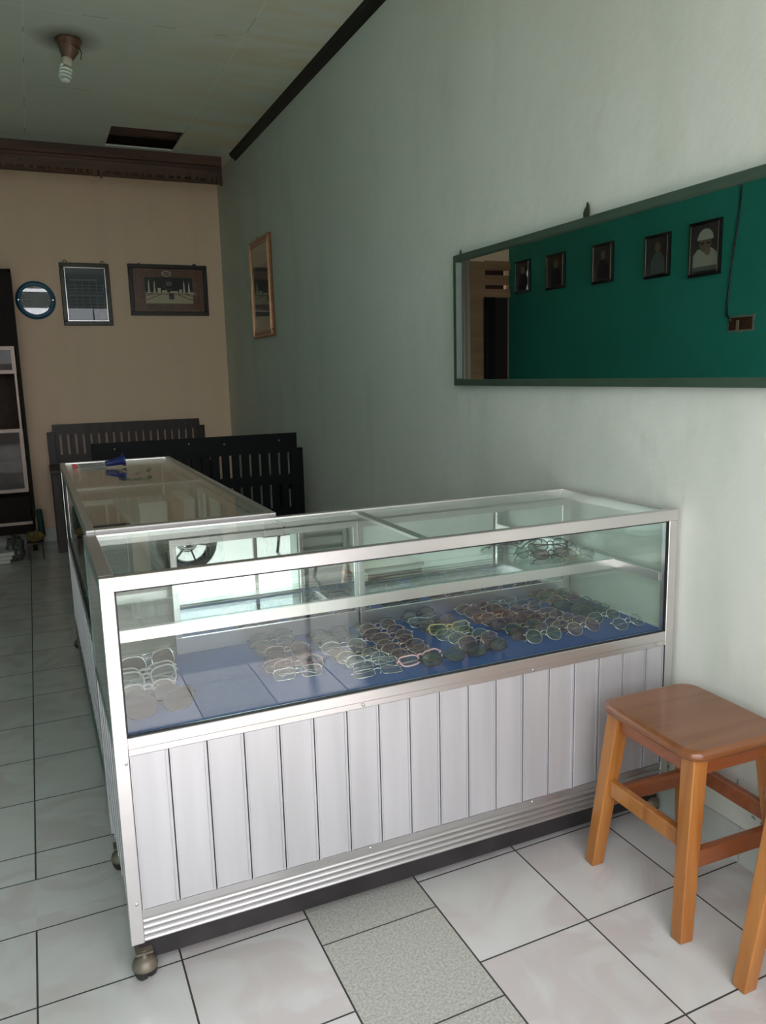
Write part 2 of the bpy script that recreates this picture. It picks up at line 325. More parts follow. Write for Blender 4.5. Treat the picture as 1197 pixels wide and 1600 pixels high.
def struct(name, mb, m, bevel=0.0, parent=None):
    o = mb.build(name, m, parent, bevel=bevel)
    if parent is None: o['kind'] = 'structure'
    return o

# ------------------------------------------------------------------ the room
XL, YB, ZC = -2.9, 6.85, 2.935
struct('floor', MB().box(XL, 0, -0.15, YB, -0.1, 0), MT['floor'])
# ceiling boards with the open hatch near the beam
hx0, hx1, hy0, hy1 = -0.925, -0.452, 5.79, 6.26
cb = MB()
for a in ((XL, hx0, -0.15, YB), (hx1, 0, -0.15, YB), (hx0, hx1, -0.15, hy0), (hx0, hx1, hy1, YB)): cb.box(*a, ZC, ZC+0.012)
struct('ceiling', cb, MT['ceil'])
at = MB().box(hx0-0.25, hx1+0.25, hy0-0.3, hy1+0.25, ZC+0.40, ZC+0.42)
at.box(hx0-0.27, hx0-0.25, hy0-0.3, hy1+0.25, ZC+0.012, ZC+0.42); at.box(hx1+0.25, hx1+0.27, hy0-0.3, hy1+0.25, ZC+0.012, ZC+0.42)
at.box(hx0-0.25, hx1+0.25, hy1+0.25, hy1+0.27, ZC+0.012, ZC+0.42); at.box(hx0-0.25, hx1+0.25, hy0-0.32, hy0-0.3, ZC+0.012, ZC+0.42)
struct('trim_7', at, MT['dark'])  # box above the hatch, attic shade painted in by its dark colour
struct('trim_8', MB().box(hx0-0.1, hx1+0.1, hy0+0.26, hy0+0.31, ZC+0.03, ZC+0.08), MT['beam'])
struct('wall_right', MB().box(0, 0.15, -0.15, YB+0.15, -0.1, 3.3), MT['wall_r'])
struct('wall_left', MB().box(XL-0.15, XL, -0.15, YB+0.15, -0.1, 3.3), MT['wall_l'])
dX0, dX1, dZ = -2.8995, -2.44, 2.32
wb = MB().box(dX1, 0, YB, YB+0.15, -0.1, 3.3).box(XL, dX0, YB, YB+0.15, -0.1, 3.3).box(dX0, dX1, YB, YB+0.15, dZ, 3.3)
struct('wall_back', wb, MT['wall_b'])
# front wall: wide opening, lintel, narrow vent slot above
fy0, fy1 = -0.15, -0.02
wf = MB().box(-0.30, 0, fy0, fy1, 0, 3.3).box(XL, -2.5, fy0, fy1, 0, 3.3).box(-2.5, -0.30, fy0, fy1, 2.42, 2.655).box(-2.5, -0.30, fy0, fy1, 2.715, 3.3).box(-2.5, -1.75, fy0, fy1, 2.655, 2.715).box(-1.0, -0.30, fy0, fy1, 2.655, 2.715)
struct('wall_front', wf, MT['wall_f'])
# skirting tiles
sk = MB(); y = 1.335-0.305*5
while y < YB:
    a, b = max(y+0.0015, -0.02), min(y+0.3035, YB-0.012)
    if b > a: sk.box(-0.008, 0.0, a, b, 0.0, 0.098)
    y += 0.305
struct('baseboard_right', sk, MT['skirt'])
sk = MB(); x = -2.4
while x < -0.01:
    sk.box(x+0.0015, min(x+0.2985, -0.009), YB-0.009, YB, 0.0, 0.108); x += 0.3
struct('baseboard_back', sk, MT['skirt'])
sk = MB(); y = 0.0
while y < YB-0.02:
    sk.box(XL, XL+0.008, y+0.0015, min(y+0.2985, YB-0.01), 0.0, 0.10); y += 0.3
struct('baseboard_left', sk, MT['skirt'])
# black strip along the ceiling edge, old beam
tr = MB()
prof = [(0.0, 0.0), (-0.045, 0.0), (-0.036, -0.022), (-0.012, -0.036), (0.0, -0.050)]
tr.prism(prof, lambda u, v, s: (u, [0.0, 6.2][s], ZC+v))
struct('trim_1', tr, MT['blackpaint'])
bm_ = MB()
bp_ = [(6.30, 2.935), (6.30, 2.868), (6.315, 2.862), (6.315, 2.845), (6.303, 2.838), (6.31, 2.775), (6.335, 2.762), (6.44, 2.762), (6.44, 2.935)]
bm_.prism(bp_, lambda u, v, s: ([XL+0.001, -0.082][s], u, v))
struct('trim_2', bm_, MT['beam'])
# splintered lower edge lumps on the beam
sl = MB()
for i in range(26):
    x = -1.72+i*0.063+random.uniform(-.02, .02); w = random.uniform(.012, .035)
    sl.box(x, x+w, 6.300, 6.325, 2.762-random.uniform(.003, .014), 2.79)
for (x, w, z0) in ((-1.02, .03, 2.735), (-0.97, .012, 2.722), (-0.125, .03, 2.742), (-0.10, .018, 2.73)): sl.box(x, x+w, 6.305, 6.33, z0, 2.79)
struct('trim_3', sl, MT['beam'])

# doorway in the back wall (seen in the wall mirror)
MT['doorwood'] = wood('door_frame_wood', (0.40, 0.22, 0.12), (0.27, 0.14, 0.08), 0.5, 0.5, 'X', 0.1)
dr = thing('door_1', None, None); dr['kind'] = 'structure'
MB().box(-2.61, -2.44, YB-0.03, YB+0.06, 0, 2.32).build('door_jamb', MT['doorwood'], dr, bevel=.003)
MB().box(-2.8995, -2.61, YB-0.03, YB+0.06, 2.25, 2.33).box(-2.8995, -2.61, YB+0.00, YB+0.05, 2.11, 2.20).box(-2.8995, -2.61, YB-0.03, YB+0.06, 1.985, 2.065).build('door_header', MT['doorwood'], dr, bevel=.003)
MB().box(-2.8995, -2.61, YB+0.02, YB+0.04, 0.0, 1.985).build('doorway_shade_panel', MT['dark'], dr)  # near-black panel, painted as the shade of the open doorway
MB().box(-2.8995, -2.60, YB+0.10, YB+0.13, 2.0, 2.32).build('backing', MT['dark'], dr)  # same painted shade behind the transom gaps

# ------------------------------------------------------------------ showcases
def slat_panel(mb, x0, x1, z0, z1, yf, pitch=0.0803, first=None):
    """vertical cladding boards facing -y, front face at yf"""
    x = x0
    while x < x1-0.004:
        b = min(x+pitch, x1); w = b-x
        mb.box(x+0.0014, b-0.0014, yf+0.004, yf+0.008, z0, z1)
        if w > 0.03:
            mb.box(x+0.0045, b-0.0115, yf+0.0025, yf+0.004, z0+0.001, z1-0.001)
            mb.box(b-0.0075, b-0.0035, yf+0.001, yf+0.004, z0+0.001, z1-0.001)
        x = b
def showcase(label, loc, rz, L, D, H, door_gap, kind):
    r = thing('glass_showcase', label, 'display case', loc, rz, None)
    p = 0.028; zr0, zr1 = 0.534, 0.559; t = 0.03
    f = MB()
    for (x, y) in ((0, 0), (L-p, 0), (0, D-p), (L-p, D-p)): f.box(x, x+p, y, y+p, 0.09, H-t)
    f.box(0, L, -0.001, p*0.75, H-t, H); f.box(0, L, D-p*0.75, D, H-t, H)
    f.box(0, p*1.1, p*0.75, D-p*0.75, H-t, H); f.box(L-p*1.1, L, p*0.75, D-p*0.75, H-t, H)
    f.box(L/2-0.012, L/2+0.012, p*0.75, D-p*0.75, H-0.018, H-0.008)
    f.box(p, L-p, 0.0, 0.02, zr0, zr1); f.box(p, L-p, D-0.02, D, zr0, zr1); f.box(0, 0.02, p, D-p, zr0, zr1); f.box(L-0.02, L, p, D-p, zr0, zr1)
    f.box(p, L-p, 0.002, 0.018, 0.519, 0.534)
    f.build('frame', MT['alu'], r, bevel=.0012, seg=1)
    MB().box(p*1.1, L-p*1.1, p*0.75, D-p*0.75, H-0.008, H-0.003).build('top_glass', MT['glass_top'], r)
    MB().box(p, L-p, 0.010, 0.014, zr1, H-t).build('front_glass', MT['glass'], r)
    for x in (0.0012, L-0.0052): MB().box(x, x+0.004, p, D-p, zr1, H-t).build('side_glass', MT['glass'], r)
    g = MB(); q = 0.003
    g.box(p, L-p, 0.003, 0.010, H-t-q, H-t); g.box(p, L-p, 0.003, 0.010, zr1, zr1+q)
    g.box(p, p+q, 0.003, 0.010, zr1, H-t); g.box(L-p-q, L-p, 0.003, 0.010, zr1, H-t)
    g.box(L-p-0.0025, L-p, 0.000, 0.005, 0.17, 0.519)
    g.build('gasket', MT['gasket'], r)
    MB().box(0.021, L-0.021, 0.021, D-0.021, 0.544, 0.5595).build('display_board', MT['blue'] if kind == 'front' else MT['cream_board'], r)
    # cladding
    pm = MB(); slat_panel(pm, p, L-p, 0.167, 0.519, 0.0)
    pm.build('front_cladding', MT['alu_panel'], r)
    MB().box(p, L-p, 0.010, 0.0115, 0.09, 0.519).build('cladding_backing', MT['gasket'], r)
    for side in (0, 1):
        q_ = MB(); slat_panel(q_, p, D-p, 0.167, 0.534, 0.0)
        q_.box(p, D-p, 0.0085, 0.0115, 0.09, 0.534)
        q_.v = [((v[1], D-v[0], v[2]) if side == 0 else (L-v[1], v[0], v[2])) for v in q_.v]
        q_.build('side_cladding', MT['alu_panel'], r)
    MB().box(p, L-p, D-0.012, D-0.004, 0.09, zr0).build('back_panel', MT['alu_panel'], r)
    k = MB()
    k.box(p, L-p, 0.0, 0.006, 0.155, 0.167)
    for i in range(4):
        z0 = 0.0905+i*0.0148; pr = [(0.006, z0)]+[(0.004-0.0075*math.sin(PI*j/8), z0+0.0005+0.0138*j/8) for j in range(9)]+[(0.006, z0+0.0143)]
        k.prism(pr, lambda u, v, s: ([p, L-p][s], u, v))
    k.box(p, L-p, 0.002, 0.008, 0.149, 0.155)
    ko = k.build('ribbed_kick_strip', MT['alu_rib'], r)
    MB().box(0.02, L-0.02, 0.02, D-0.02, 0.036, 0.09).build('plinth', MT['plinth'], r)
    # inner shelf
    sh = 0.72
    MB().box(0.032, L-0.032, 0.222, D-0.05, sh, sh+0.005).build('shelf_glass', MT['glass_shelf'], r)
    MB().box(0.032, L-0.032, 0.218, 0.228, sh-0.028, sh).build('shelf_bar', MT['alu'], r)
    for x in (0.020, L-0.032): MB().box(x, x+0.012, 0.03, D-0.05, sh-0.024, sh).build('shelf_bracket', MT['alu'], r)
    # sliding mirror doors at the back
    for (a, b, y) in ((0.728, L-0.030, D-0.046), (door_gap, door_gap+0.53, D-0.034)) if kind == 'front' else ((0.03, L/2+0.01, D-0.046), (L/2-0.01, L-0.03, D-0.034)):
        d = MB().frame_xz(a, b, 0.560, H-0.032, 0.016, y, y+0.010)
        d.box(a, b, y-0.001, y+0.010, 0.560, 0.603)
        do = d.build('sliding_door', MT['alu'], r)
        MB().box(a+0.014, b-0.014, y+0.003, y+0.007, 0.600, H-0.046).build('door_mirror', MT['mirror2'], do)
    # screws
    for (x, z) in ((0.022, 0.505), (0.018, 0.185), (0.55, 0.527), (0.557, 0.161), (1.02, 0.527), (1.02, 0.161), (L-0.06, 0.527), (L-0.06, 0.161)):
        MB().lathe([(0.0038, 0), (0.0038, 0.001), (0.002, 0.0022)], 8, (0, -1, 0), (x, 0.0, z)).build('screw', MT['screw'], r)
    # casters
    for (x, y) in ((0.025, 0.012), (L-0.035, 0.03), (0.02, D-0.05), (L-0.04, D-0.05)):
        c = MB().lathe([(0.006, 0.068), (0.006, 0.054), (0.015, 0.052), (0.024, 0.044), (0.0275, 0.034), (0.0275, 0.029), (0.025, 0.028)][::-1], 16, (0, 0, 1), (x, y, -0.001)).box(x-0.018, x+0.018, y-0.012, y+0.022, 0.062, 0.066).build('caster', MT['caster_cap'], r)
        MB().lathe([(0.018, -0.020), (0.023, -0.015), (0.0235, -0.004), (0.010, -0.002), (0.010, 0.002), (0.0235, 0.004), (0.023, 0.015), (0.018, 0.020)], 16, (1, 0.35, 0), (x, y, 0.0245)).build('caster_wheel', MT['rubber'], c)
    return r
MT['cream_board'] = mat('cream_paper_board', (0.35, 0.31, 0.24), 0.7, noise=0.1)
FX, FY = -1.495, 1.59
case_a = showcase('long glass display case full of spectacles with ribbed white front against the mint wall', (FX, FY, 0), 0, 1.485, 0.49, 0.90, 0.205, 'front')
case_b = showcase('rear glass display case running along the corridor with pens lying on top', (-1.485, 3.96, 0), -PI/2, 1.86, 0.50, 0.906, 0, 'rear')

# ------------------------------------------------------------------ spectacles
MT['gold'] = mat('gold_wire', (0.62, 0.52, 0.36), 0.25, 1.0); MT['silver'] = mat('silver_wire', (0.72, 0.72, 0.72), 0.22, 1.0)
MT['copper'] = mat('rose_wire', (0.56, 0.43, 0.40), 0.3, 1.0); MT['gun'] = mat('gunmetal_wire', (0.08, 0.08, 0.09), 0.3, 0.9)
MT['blackpl'] = mat('black_plastic', (0.012, 0.012, 0.014), 0.25); MT['pink'] = mat('pink_plastic', (0.72, 0.42, 0.45), 0.3)
MT['yellow'] = mat('yellow_plastic', (0.42, 0.36, 0.13), 0.35); MT['greypl'] = mat('grey_plastic', (0.42, 0.40, 0.38), 0.35)
MT['whitepl'] = mat('white_plastic', (0.75, 0.73, 0.72), 0.35); MT['brownpl'] = mat('brown_plastic', (0.16, 0.08, 0.05), 0.3)
LT = {'clear': glassmat('demo_lens', (0.86, 0.88, 0.89), f0=0.05, dirt=0.03, dirtcol=(0.45, 0.45, 0.45)), 'rose': glassmat('rose_lens', (0.80, 0.68, 0.72), f0=0.05, dirt=0.035, dirtcol=(0.4, 0.33, 0.34)),
      'green': glassmat('green_lens', (0.66, 0.77, 0.73), f0=0.05, dirt=0.03, dirtcol=(0.3, 0.38, 0.34)), 'dark': glassmat('dark_lens', (0.10, 0.09, 0.10), f0=0.012),
      'brown': glassmat('brown_lens', (0.33, 0.17, 0.17), f0=0.07, dirt=0.05, dirtcol=(0.3, 0.15, 0.15)), 'red': glassmat('red_lens', (0.70, 0.30, 0.28), f0=0.07, dirt=0.12, dirtcol=(0.4, 0.12, 0.10))}
def outline(style, sgn, n=26):
    pts = []
    a, b, e = {'oval': (.0255, .0175, 2.0), 'round': (.0235, .0205, 2.0), 'rect': (.0265, .0150, 4.0), 'soft': (.0260, .0185, 2.7), 'aviator': (.0300, .0245, 2.5), 'wrap': (.0330, .0225, 2.6), 'cat': (.0270, .0160, 2.6)}[style]
    for i in range(n):
        an = 2*PI*i/n; c_, s_ = math.cos(an), math.sin(an)
        x = a*math.copysign(abs(c_)**(2/e), c_); z = b*math.copysign(abs(s_)**(2/e), s_)
        if style in ('aviator', 'wrap'):
            z += 0.22*x if x > 0 else 0; z *= 1.0 + (0.15 if s_ < 0 else 0)
            if s_ < 0: x -= 0.003*abs(s_)*(-1)
        if style == 'cat' and x > 0 and s_ > 0: z += 0.22*x
        pts.append((sgn*(x+a+0.0085), z+b))
    return pts, a, b
protos = {}
def spec_proto(style, fm, lm, thick=0.0010):
    key = (style, fm, lm, thick)
    if key in protos: return protos[key]
    r = bpy.data.objects.new('spectacles', None); C.objects.link(r); r.empty_display_size = .03
    fr = MB(); zc = None
    for sgn in (-1, 1):
        pts, a, b = outline(style, sgn); ox = 2*a+0.0085; zc = b
        cv = lambda x, z: (x, 0.0045*(abs(x)/0.07)**2, z)
        fr.tube([cv(x, z) for x, z in pts], thick, 5, closed=True)
        zt = b*1.45
        fr.tube([cv(sgn*(ox-0.002), zt), (sgn*(ox+0.004), 0.004, zt+0.001), (sgn*(ox+0.0055), 0.009, zt)], thick*1.3, 5)
        # nose pad
        fr.tube([(sgn*0.0095, 0.001, b*1.1), (sgn*0.007, 0.006, b*0.95), (sgn*0.0065, 0.008, b*0.8)], 0.0013, 5)
    zb = zc*1.35
    fr.tube([(-0.0095, 0.0, zb), (-0.004, -0.002, zb+0.004), (0.004, -0.002, zb+0.004), (0.0095, 0.0, zb)], thick*1.15, 5)
    if style in ('aviator',): fr.tube([(-0.014, 0.0, zc*2-0.001), (0.014, 0.0, zc*2-0.001)], thick, 5)
    fr.build('rim', MT[fm], r)
    for sgn in (-1, 1):
        pts, a, b = outline(style, sgn, 20); n = len(pts)
        cx, cz = sgn*(a+0.0085), b
        lp = [(cx+(x-cx)*0.98, cz+(z-cz)*0.98) for x, z in pts]
        lb = MB().prism(lp, lambda u, v, s: (u, 0.0045*(abs(u)/0.07)**2+(0.0009 if s else -0.0009), v))
        lb.build('lens', LT[lm], r)
    for sgn, dy, dz in ((-1, 0.010, 0.0), (1, 0.016, 0.002)):
        h = sgn*(ox+0.0055); zt = zc*1.45
        MB().tube([(h, 0.009, zt), (h*0.97, dy+0.003, zt), (h*0.5, dy+0.004, zt-0.001+dz), (-h*0.45, dy+0.007, zt-0.004+dz), (-h*0.78, dy+0.010, zt-0.010), (-h*0.93, dy+0.012, zt-0.021)], 0, 5,
                  rs=[thick*1.2, thick*1.2, thick*1.15, thick*1.3, 0.0018, 0.0022]).build('temple', MT[fm] if fm not in ('gold', 'silver', 'copper') else MT[fm], r)
    protos[key] = r; r['_used'] = False
    return r
DESC = {('gold'): 'gold wire', 'silver': 'silver wire', 'copper': 'rose-gold wire', 'gun': 'dark wire', 'blackpl': 'black plastic', 'pink': 'pink plastic', 'yellow': 'yellow plastic', 'greypl': 'grey plastic', 'whitepl': 'white plastic', 'brownpl': 'brown plastic'}
SH = {'oval': 'oval', 'round': 'round', 'rect': 'rectangular', 'soft': 'rounded', 'aviator': 'large drop-shaped', 'wrap': 'wide wraparound', 'cat': 'narrow winged'}
LN = {'clear': 'clear', 'rose': 'rose-tinted', 'green': 'green-tinted', 'dark': 'dark', 'brown': 'brown-tinted', 'red': 'red-tinted'}
ORD = ['first', 'second', 'third', 'fourth', 'fifth', 'sixth', 'seventh', 'eighth', 'ninth']
def place_specs(style, fm, lm, x, y, z, tilt, yaw, label, group, cat='spectacles', thick=0.0010, s=1.0, roll=0):
    p = spec_proto(style, fm, lm, thick)
    if not p['_used']: p['_used'] = True; o = p
    else: o = copy_tree(p)
    o.location = (x, y, z); o.rotation_euler = (tilt, roll, yaw); o.scale = (s, s, s)
    o['label'] = label; o['category'] = cat; o['group'] = group
    return o
ZB = 0.561
G1 = 'spectacles laid in overlapping rows on the blue board'
rows = [
 ('in leftmost clear row', (-1.042, 1.735), (-1.040, 1.995), [('rect','silver','clear'),('soft','copper','rose'),('rect','copper','rose'),('oval','gun','rose'),('soft','copper','rose'),('rect','gun','rose'),('oval','copper','clear'),('soft','gun','clear')]),
 ('in second clear row from left', (-0.870, 1.690), (-0.895, 1.960), [('rect','silver','clear'),('oval','silver','clear'),('oval','gold','clear'),('soft','gun','rose'),('oval','silver','clear'),('soft','blackpl','clear'),('round','gun','clear'),('soft','blackpl','green')]),
 ('in third clear row from left', (-0.748, 1.722), (-0.745, 1.985), [('oval','gold','rose'),('soft','copper','rose'),('oval','gold','rose'),('oval','copper','rose'),('soft','copper','rose'),('oval','silver','rose'),('rect','gun','rose')]),
 ('in row with yellow pair', (-0.548, 1.665), (-0.600, 1.985), [('cat','blackpl','green'),('soft','copper','rose'),('oval','silver','green'),('oval','silver','green'),('cat','yellow','green'),('soft','gun','rose'),('cat','silver','clear'),('round','gun','clear')]),
 ('in row with red-lensed pair', (-0.385, 1.665), (-0.405, 1.985), [('round','silver','green'),('soft','gun','rose'),('oval','gold','green'),('soft','gun','rose'),('round','copper','rose'),('rect','copper','red'),('soft','copper','rose'),('oval','silver','rose')]),
 ('in second row from right end', (-0.245, 1.668), (-0.300, 1.985), [('round','silver','rose'),('soft','gold','rose'),('oval','silver','rose'),('oval','gold','rose'),('rect','copper','rose'),('oval','copper','rose'),('cat','silver','clear'),('oval','silver','clear')]),
 ('in row against right glass', (-0.120, 1.775), (-0.130, 2.015), [('round','gun','green'),('soft','gun','green'),('cat','gun','green'),('oval','gold','rose'),('soft','gold','green'),('rect','brownpl','rose')]),
]
for rn, (x0, y0), (x1, y1), lst in rows:
    n = len(lst)
    for i, (st, fm, lm) in enumerate(lst):
        t = i/(n-1); x = x0+(x1-x0)*t+random.uniform(-.010, .010); y = y0+(y1-y0)*t+random.uniform(-.005, .005)
        if rn.startswith('in row against'): x = min(x, -0.105)
        place_specs(st, fm, lm, x, y, ZB+0.001, -math.radians(random.uniform(38, 50)), random.uniform(-.16, .16)+(0.05), '%s %s spectacles, %s lenses, %s from front %s' % (SH[st], DESC[fm], LN[lm], ORD[i], rn), G1, s=random.uniform(.96, 1.05), thick=0.0019 if fm.endswith('pl') or fm in ('pink', 'yellow') else 0.00095)
place_specs('cat', 'pink', 'clear', -0.735, 1.688, ZB+0.001, -math.radians(62), 0.16, 'pink plastic spectacles folded at the front of the third row', G1, thick=0.0024)
place_specs('soft', 'blackpl', 'green', -0.690, 1.655, ZB+0.001, -math.radians(48), 0.05, 'black rimmed green-tinted spectacles just in front of the pink pair', G1, thick=0.0015)
place_specs('rect', 'silver', 'clear', -0.870, 1.662, ZB+0.001, -math.radians(75), -0.05, 'flat rectangular silver spectacles lying lowest at the front of the second row', G1)
place_specs('round', 'silver', 'clear', -0.098, 1.652, ZB+0.001, -math.radians(52), 0.10, 'single silver round spectacles alone at the front right corner of the board', G1)
place_specs('oval', 'silver', 'green', -0.125, 1.728, ZB+0.001, -math.radians(40), 0.10, 'green-tinted silver oval spectacles just behind the lone round pair at the right corner', G1)
# sunglasses at the left end
G2 = 'sunglasses at the left end of the blue board'
sun = [('wrap','blackpl','dark',-1.385,1.680,-22,.10,'black wraparound sunglasses nearest the front glass at the left end'),
       ('soft','blackpl','dark',-1.395,1.738,-28,.12,'black oval sunglasses second from the front glass at the left end'),
       ('oval','greypl','rose',-1.395,1.790,-42,.05,'thin pale framed sunglasses third from the front glass at the left end'),
       ('aviator','greypl','clear',-1.388,1.838,-42,.12,'thick grey framed glasses in the middle of the sunglasses row'),
       ('wrap','greypl','rose',-1.392,1.880,-45,.08,'grey framed glasses second from the brown sunglasses'),
       ('aviator','silver','brown',-1.370,1.940,-30,.30,'brown-lensed silver rimmed sunglasses tilted up at the back of the left end')]
for st, fm, lm, x, y, ti, yw, lab in sun: place_specs(st, fm, lm, x, y, ZB+0.001, math.radians(ti), yw, lab, G2, 'sunglasses', thick=0.0021)
# upper glass shelf heap
G3 = 'spectacles heaped on the upper glass shelf'
ZS = 0.7265
up_ = [('oval','gold','clear',-0.125,1.850,-55,.05,'gold oval spectacles in front of the heap on the glass shelf'),
       ('oval','blackpl','rose',-0.200,1.885,-50,-.10,'black rimmed rose-lensed spectacles in the middle of the shelf heap'),
       ('round','gun','clear',-0.120,1.915,-45,.35,'dark wire round spectacles at the right of the shelf heap'),
       ('soft','gun','green',-0.235,1.945,-45,.45,'green-tinted spectacles at the left of the shelf heap'),
       ('round','blackpl','clear',-0.150,1.965,-35,-.30,'black round spectacles at the back of the shelf heap')]
for st, fm, lm, x, y, ti, yw, lab in up_: place_specs(st, fm, lm, x, y, ZS, math.radians(ti), yw, lab, G3, thick=0.0016 if fm == 'blackpl' else 0.0011)

# ------------------------------------------------------------------ stools
def rrect(a, b, r, n=6):
    pts = []
    for (sx_, sy_, st) in ((1, 1, 0), (-1, 1, 90), (-1, -1, 180), (1, -1, 270)):
        for i in range(n+1):
            an = math.radians(st+90*i/n); pts.append((sx_*(a-r)+r*math.cos(an), sy_*(b-r)+r*math.sin(an)))
    return pts
def make_stool():
    r = thing('wooden_stool', 'x', 'stool', (0, 0, 0), 0, 'varnished wooden stools')
    s = MB(); a, b, h = 0.150, 0.168, 0.45
    rings = []
    for (ins, z) in ((0.012, h-0.026), (0.003, h-0.022), (0.0, h-0.013), (0.003, h-0.004), (0.012, h)):
        rings.append([(x, y, z) for x, y in rrect(a-ins, b-ins, 0.045-ins*.5)])
    n = len(rings[0]); vs_ = [v for rg in rings for v in rg]; fs = []
    for i in range(len(rings)-1):
        for j in range(n): fs.append((i*n+j, i*n+(j+1) % n, (i+1)*n+(j+1) % n, (i+1)*n+j))
    s.add(vs_, fs, True); s.add(rings[0], [tuple(range(n))[::-1]]); s.add(rings[-1], [tuple(range(n))])
    s.build('seat', MT['stool_seat'], r)
    ft = {}; tp = {}
    for i in (-1, 1):
        for j in (-1, 1):
            F = Vector((i*0.152, j*0.158, 0.0)); T = Vector((i*0.108, j*0.128, h-0.026)); ft[i, j] = F; tp[i, j] = T
            m = MB().bar(F, T, 0.033, 0.036, up=(1, 0, 0), w2=0.040, d2=0.042)
            m.v = [(v[0], v[1], max(v[2], 0.0) if v[2] < 0.05 else min(v[2], h-0.026)) for v in m.v]
            m.build('leg', MT['stool'], r, bevel=.003)
    P = lambda k, z: ft[k]+(tp[k]-ft[k])*(z/(h-0.026))
    for (k1, k2, z, w) in (((-1, -1), (-1, 1), 0.225, 0.042), ((1, -1), (1, 1), 0.225, 0.042), ((-1, -1), (1, -1), 0.185, 0.042), ((-1, 1), (1, 1), 0.185, 0.042)):
        MB().bar(P(k1, z), P(k2, z), 0.020, w).build('stretcher', MT['stool_red' if z < .2 or k1[0] == 1 else 'stool'], r, bevel=.003)
    for (k1, k2) in (((-1, -1), (-1, 1)), ((1, -1), (1, 1)), ((-1, -1), (1, -1)), ((-1, 1), (1, 1))):
        MB().bar(P(k1, h-0.048), P(k2, h-0.048), 0.018, 0.045).build('apron', MT['stool_red'], r, bevel=.002)
    return r
st1 = make_stool(); st1.location = (-0.192, 1.340, 0); st1.rotation_euler.z = math.radians(-1.5)
st1['label'] = 'varnished orange wooden stool standing between the display case and the mint wall'
st2 = copy_tree(st1); st2.location = (-0.182, 0.868, 0); st2.rotation_euler.z = math.radians(1)
st2['label'] = 'second wooden stool cut off by the right edge, only one leg in view'

# ------------------------------------------------------------------ wall mirror
mr = thing('wall_mirror', 'long wall mirror in a dark green frame reflecting a teal wall with photographs', 'mirror', (-0.001, 1.78, 1.226))
o_ = (-0.001, 1.78, 1.226); my0, my1, mz0, mz1 = 0.78, 2.785, 1.226, 1.722
q = MB().frame_yz(my0, my1, mz0, mz1, 0.024, -0.034, -0.001); q.build('frame', MT['mirror_frame'], mr, off=o_, bevel=.003)
MB().box(-0.020, -0.004, my0+0.02, my1-0.02, mz0+0.02, mz1-0.02).build('mirror_glass', MT['mirror'], mr, off=o_)
MT['brass'] = mat('dull_brass', (0.10, 0.10, 0.06), 0.4, 0.6)
def hook(yc, zc, r, s=1.0, x=-0.012, par=mr, off=o_):
    pts = [(-0.016*s, 0), (-0.017*s, 0.018*s), (-0.010*s, 0.030*s), (-0.004*s, 0.034*s), (0.0, 0.046*s), (0.007*s, 0.038*s), (0.011*s, 0.024*s), (0.010*s, 0)]
    MB().prism(pts, lambda u, v, k: (x-0.004*k, yc-u, zc+v)).build('hanger', MT['brass'], par, off=off)
hook(1.996, mz1, 1); hook(2.757, mz1, 1, 0.45)

# ------------------------------------------------------------------ pictures
def patchc(mb, pts, fn): mb.prism(pts, fn)
def ell(cx, cz, a, b, n=20, a0=0, a1=360): return [(cx+a*math.cos(math.radians(a0+(a1-a0)*i/n)), cz+b*math.sin(math.radians(a0+(a1-a0)*i/n))) for i in range(n if a1-a0 == 360 else n+1)]
MT['gilt'] = mat('gilt_wood', (0.33, 0.13, 0.06), 0.3, 0.4, noise=0.3, nscale=30); MT['gilt2'] = mat('gilt_bead', (0.75, 0.45, 0.25), 0.25, 0.8)
# gilt picture on the mint wall
pr = thing('framed_picture', 'tall gilt framed picture hanging on the mint side wall near the corner', 'picture', (0, 5.6, 1.56))
o_ = (0, 5.6, 1.56)
MB().frame_yz(5.345, 5.85, 1.556, 2.236, 0.045, -0.022, -0.001).build('frame', MT['gilt'], pr, off=o_, bevel=.006)
MB().frame_yz(5.355, 5.84, 1.566, 2.226, 0.007, -0.026, -0.020).frame_yz(5.383, 5.812, 1.594, 2.198, 0.006, -0.025, -0.020).build('gilt_beading', MT['gilt2'], pr, off=o_, bevel=.002)
MT['photo_bg'] = mat('faded_green_print', (0.20, 0.21, 0.13), 0.4, noise=0.25, nscale=9); MT['photo_dk'] = mat('dark_green_print', (0.045, 0.05, 0.035), 0.4, noise=0.8, nscale=11)
MB().box(-0.012, -0.009, 5.385, 5.81, 1.595, 2.197).build('print', MT['photo_bg'], pr, off=o_)
MB().box(-0.0135, -0.0120, 5.40, 5.80, 1.70, 2.05).build('print_scene', MT['photo_dk'], pr, off=o_)
MB().box(-0.018, -0.016, 5.385, 5.81, 1.595, 2.197).build('picture_glass', MT['picglass'], pr, off=o_)
MB().tube([(-0.004, 5.70, 2.25), (-0.012, 5.68, 2.252), (-0.012, 5.66, 2.24), (-0.004, 5.65, 2.236)], 0.003).build('hanger', MT['brass'], pr, off=o_)
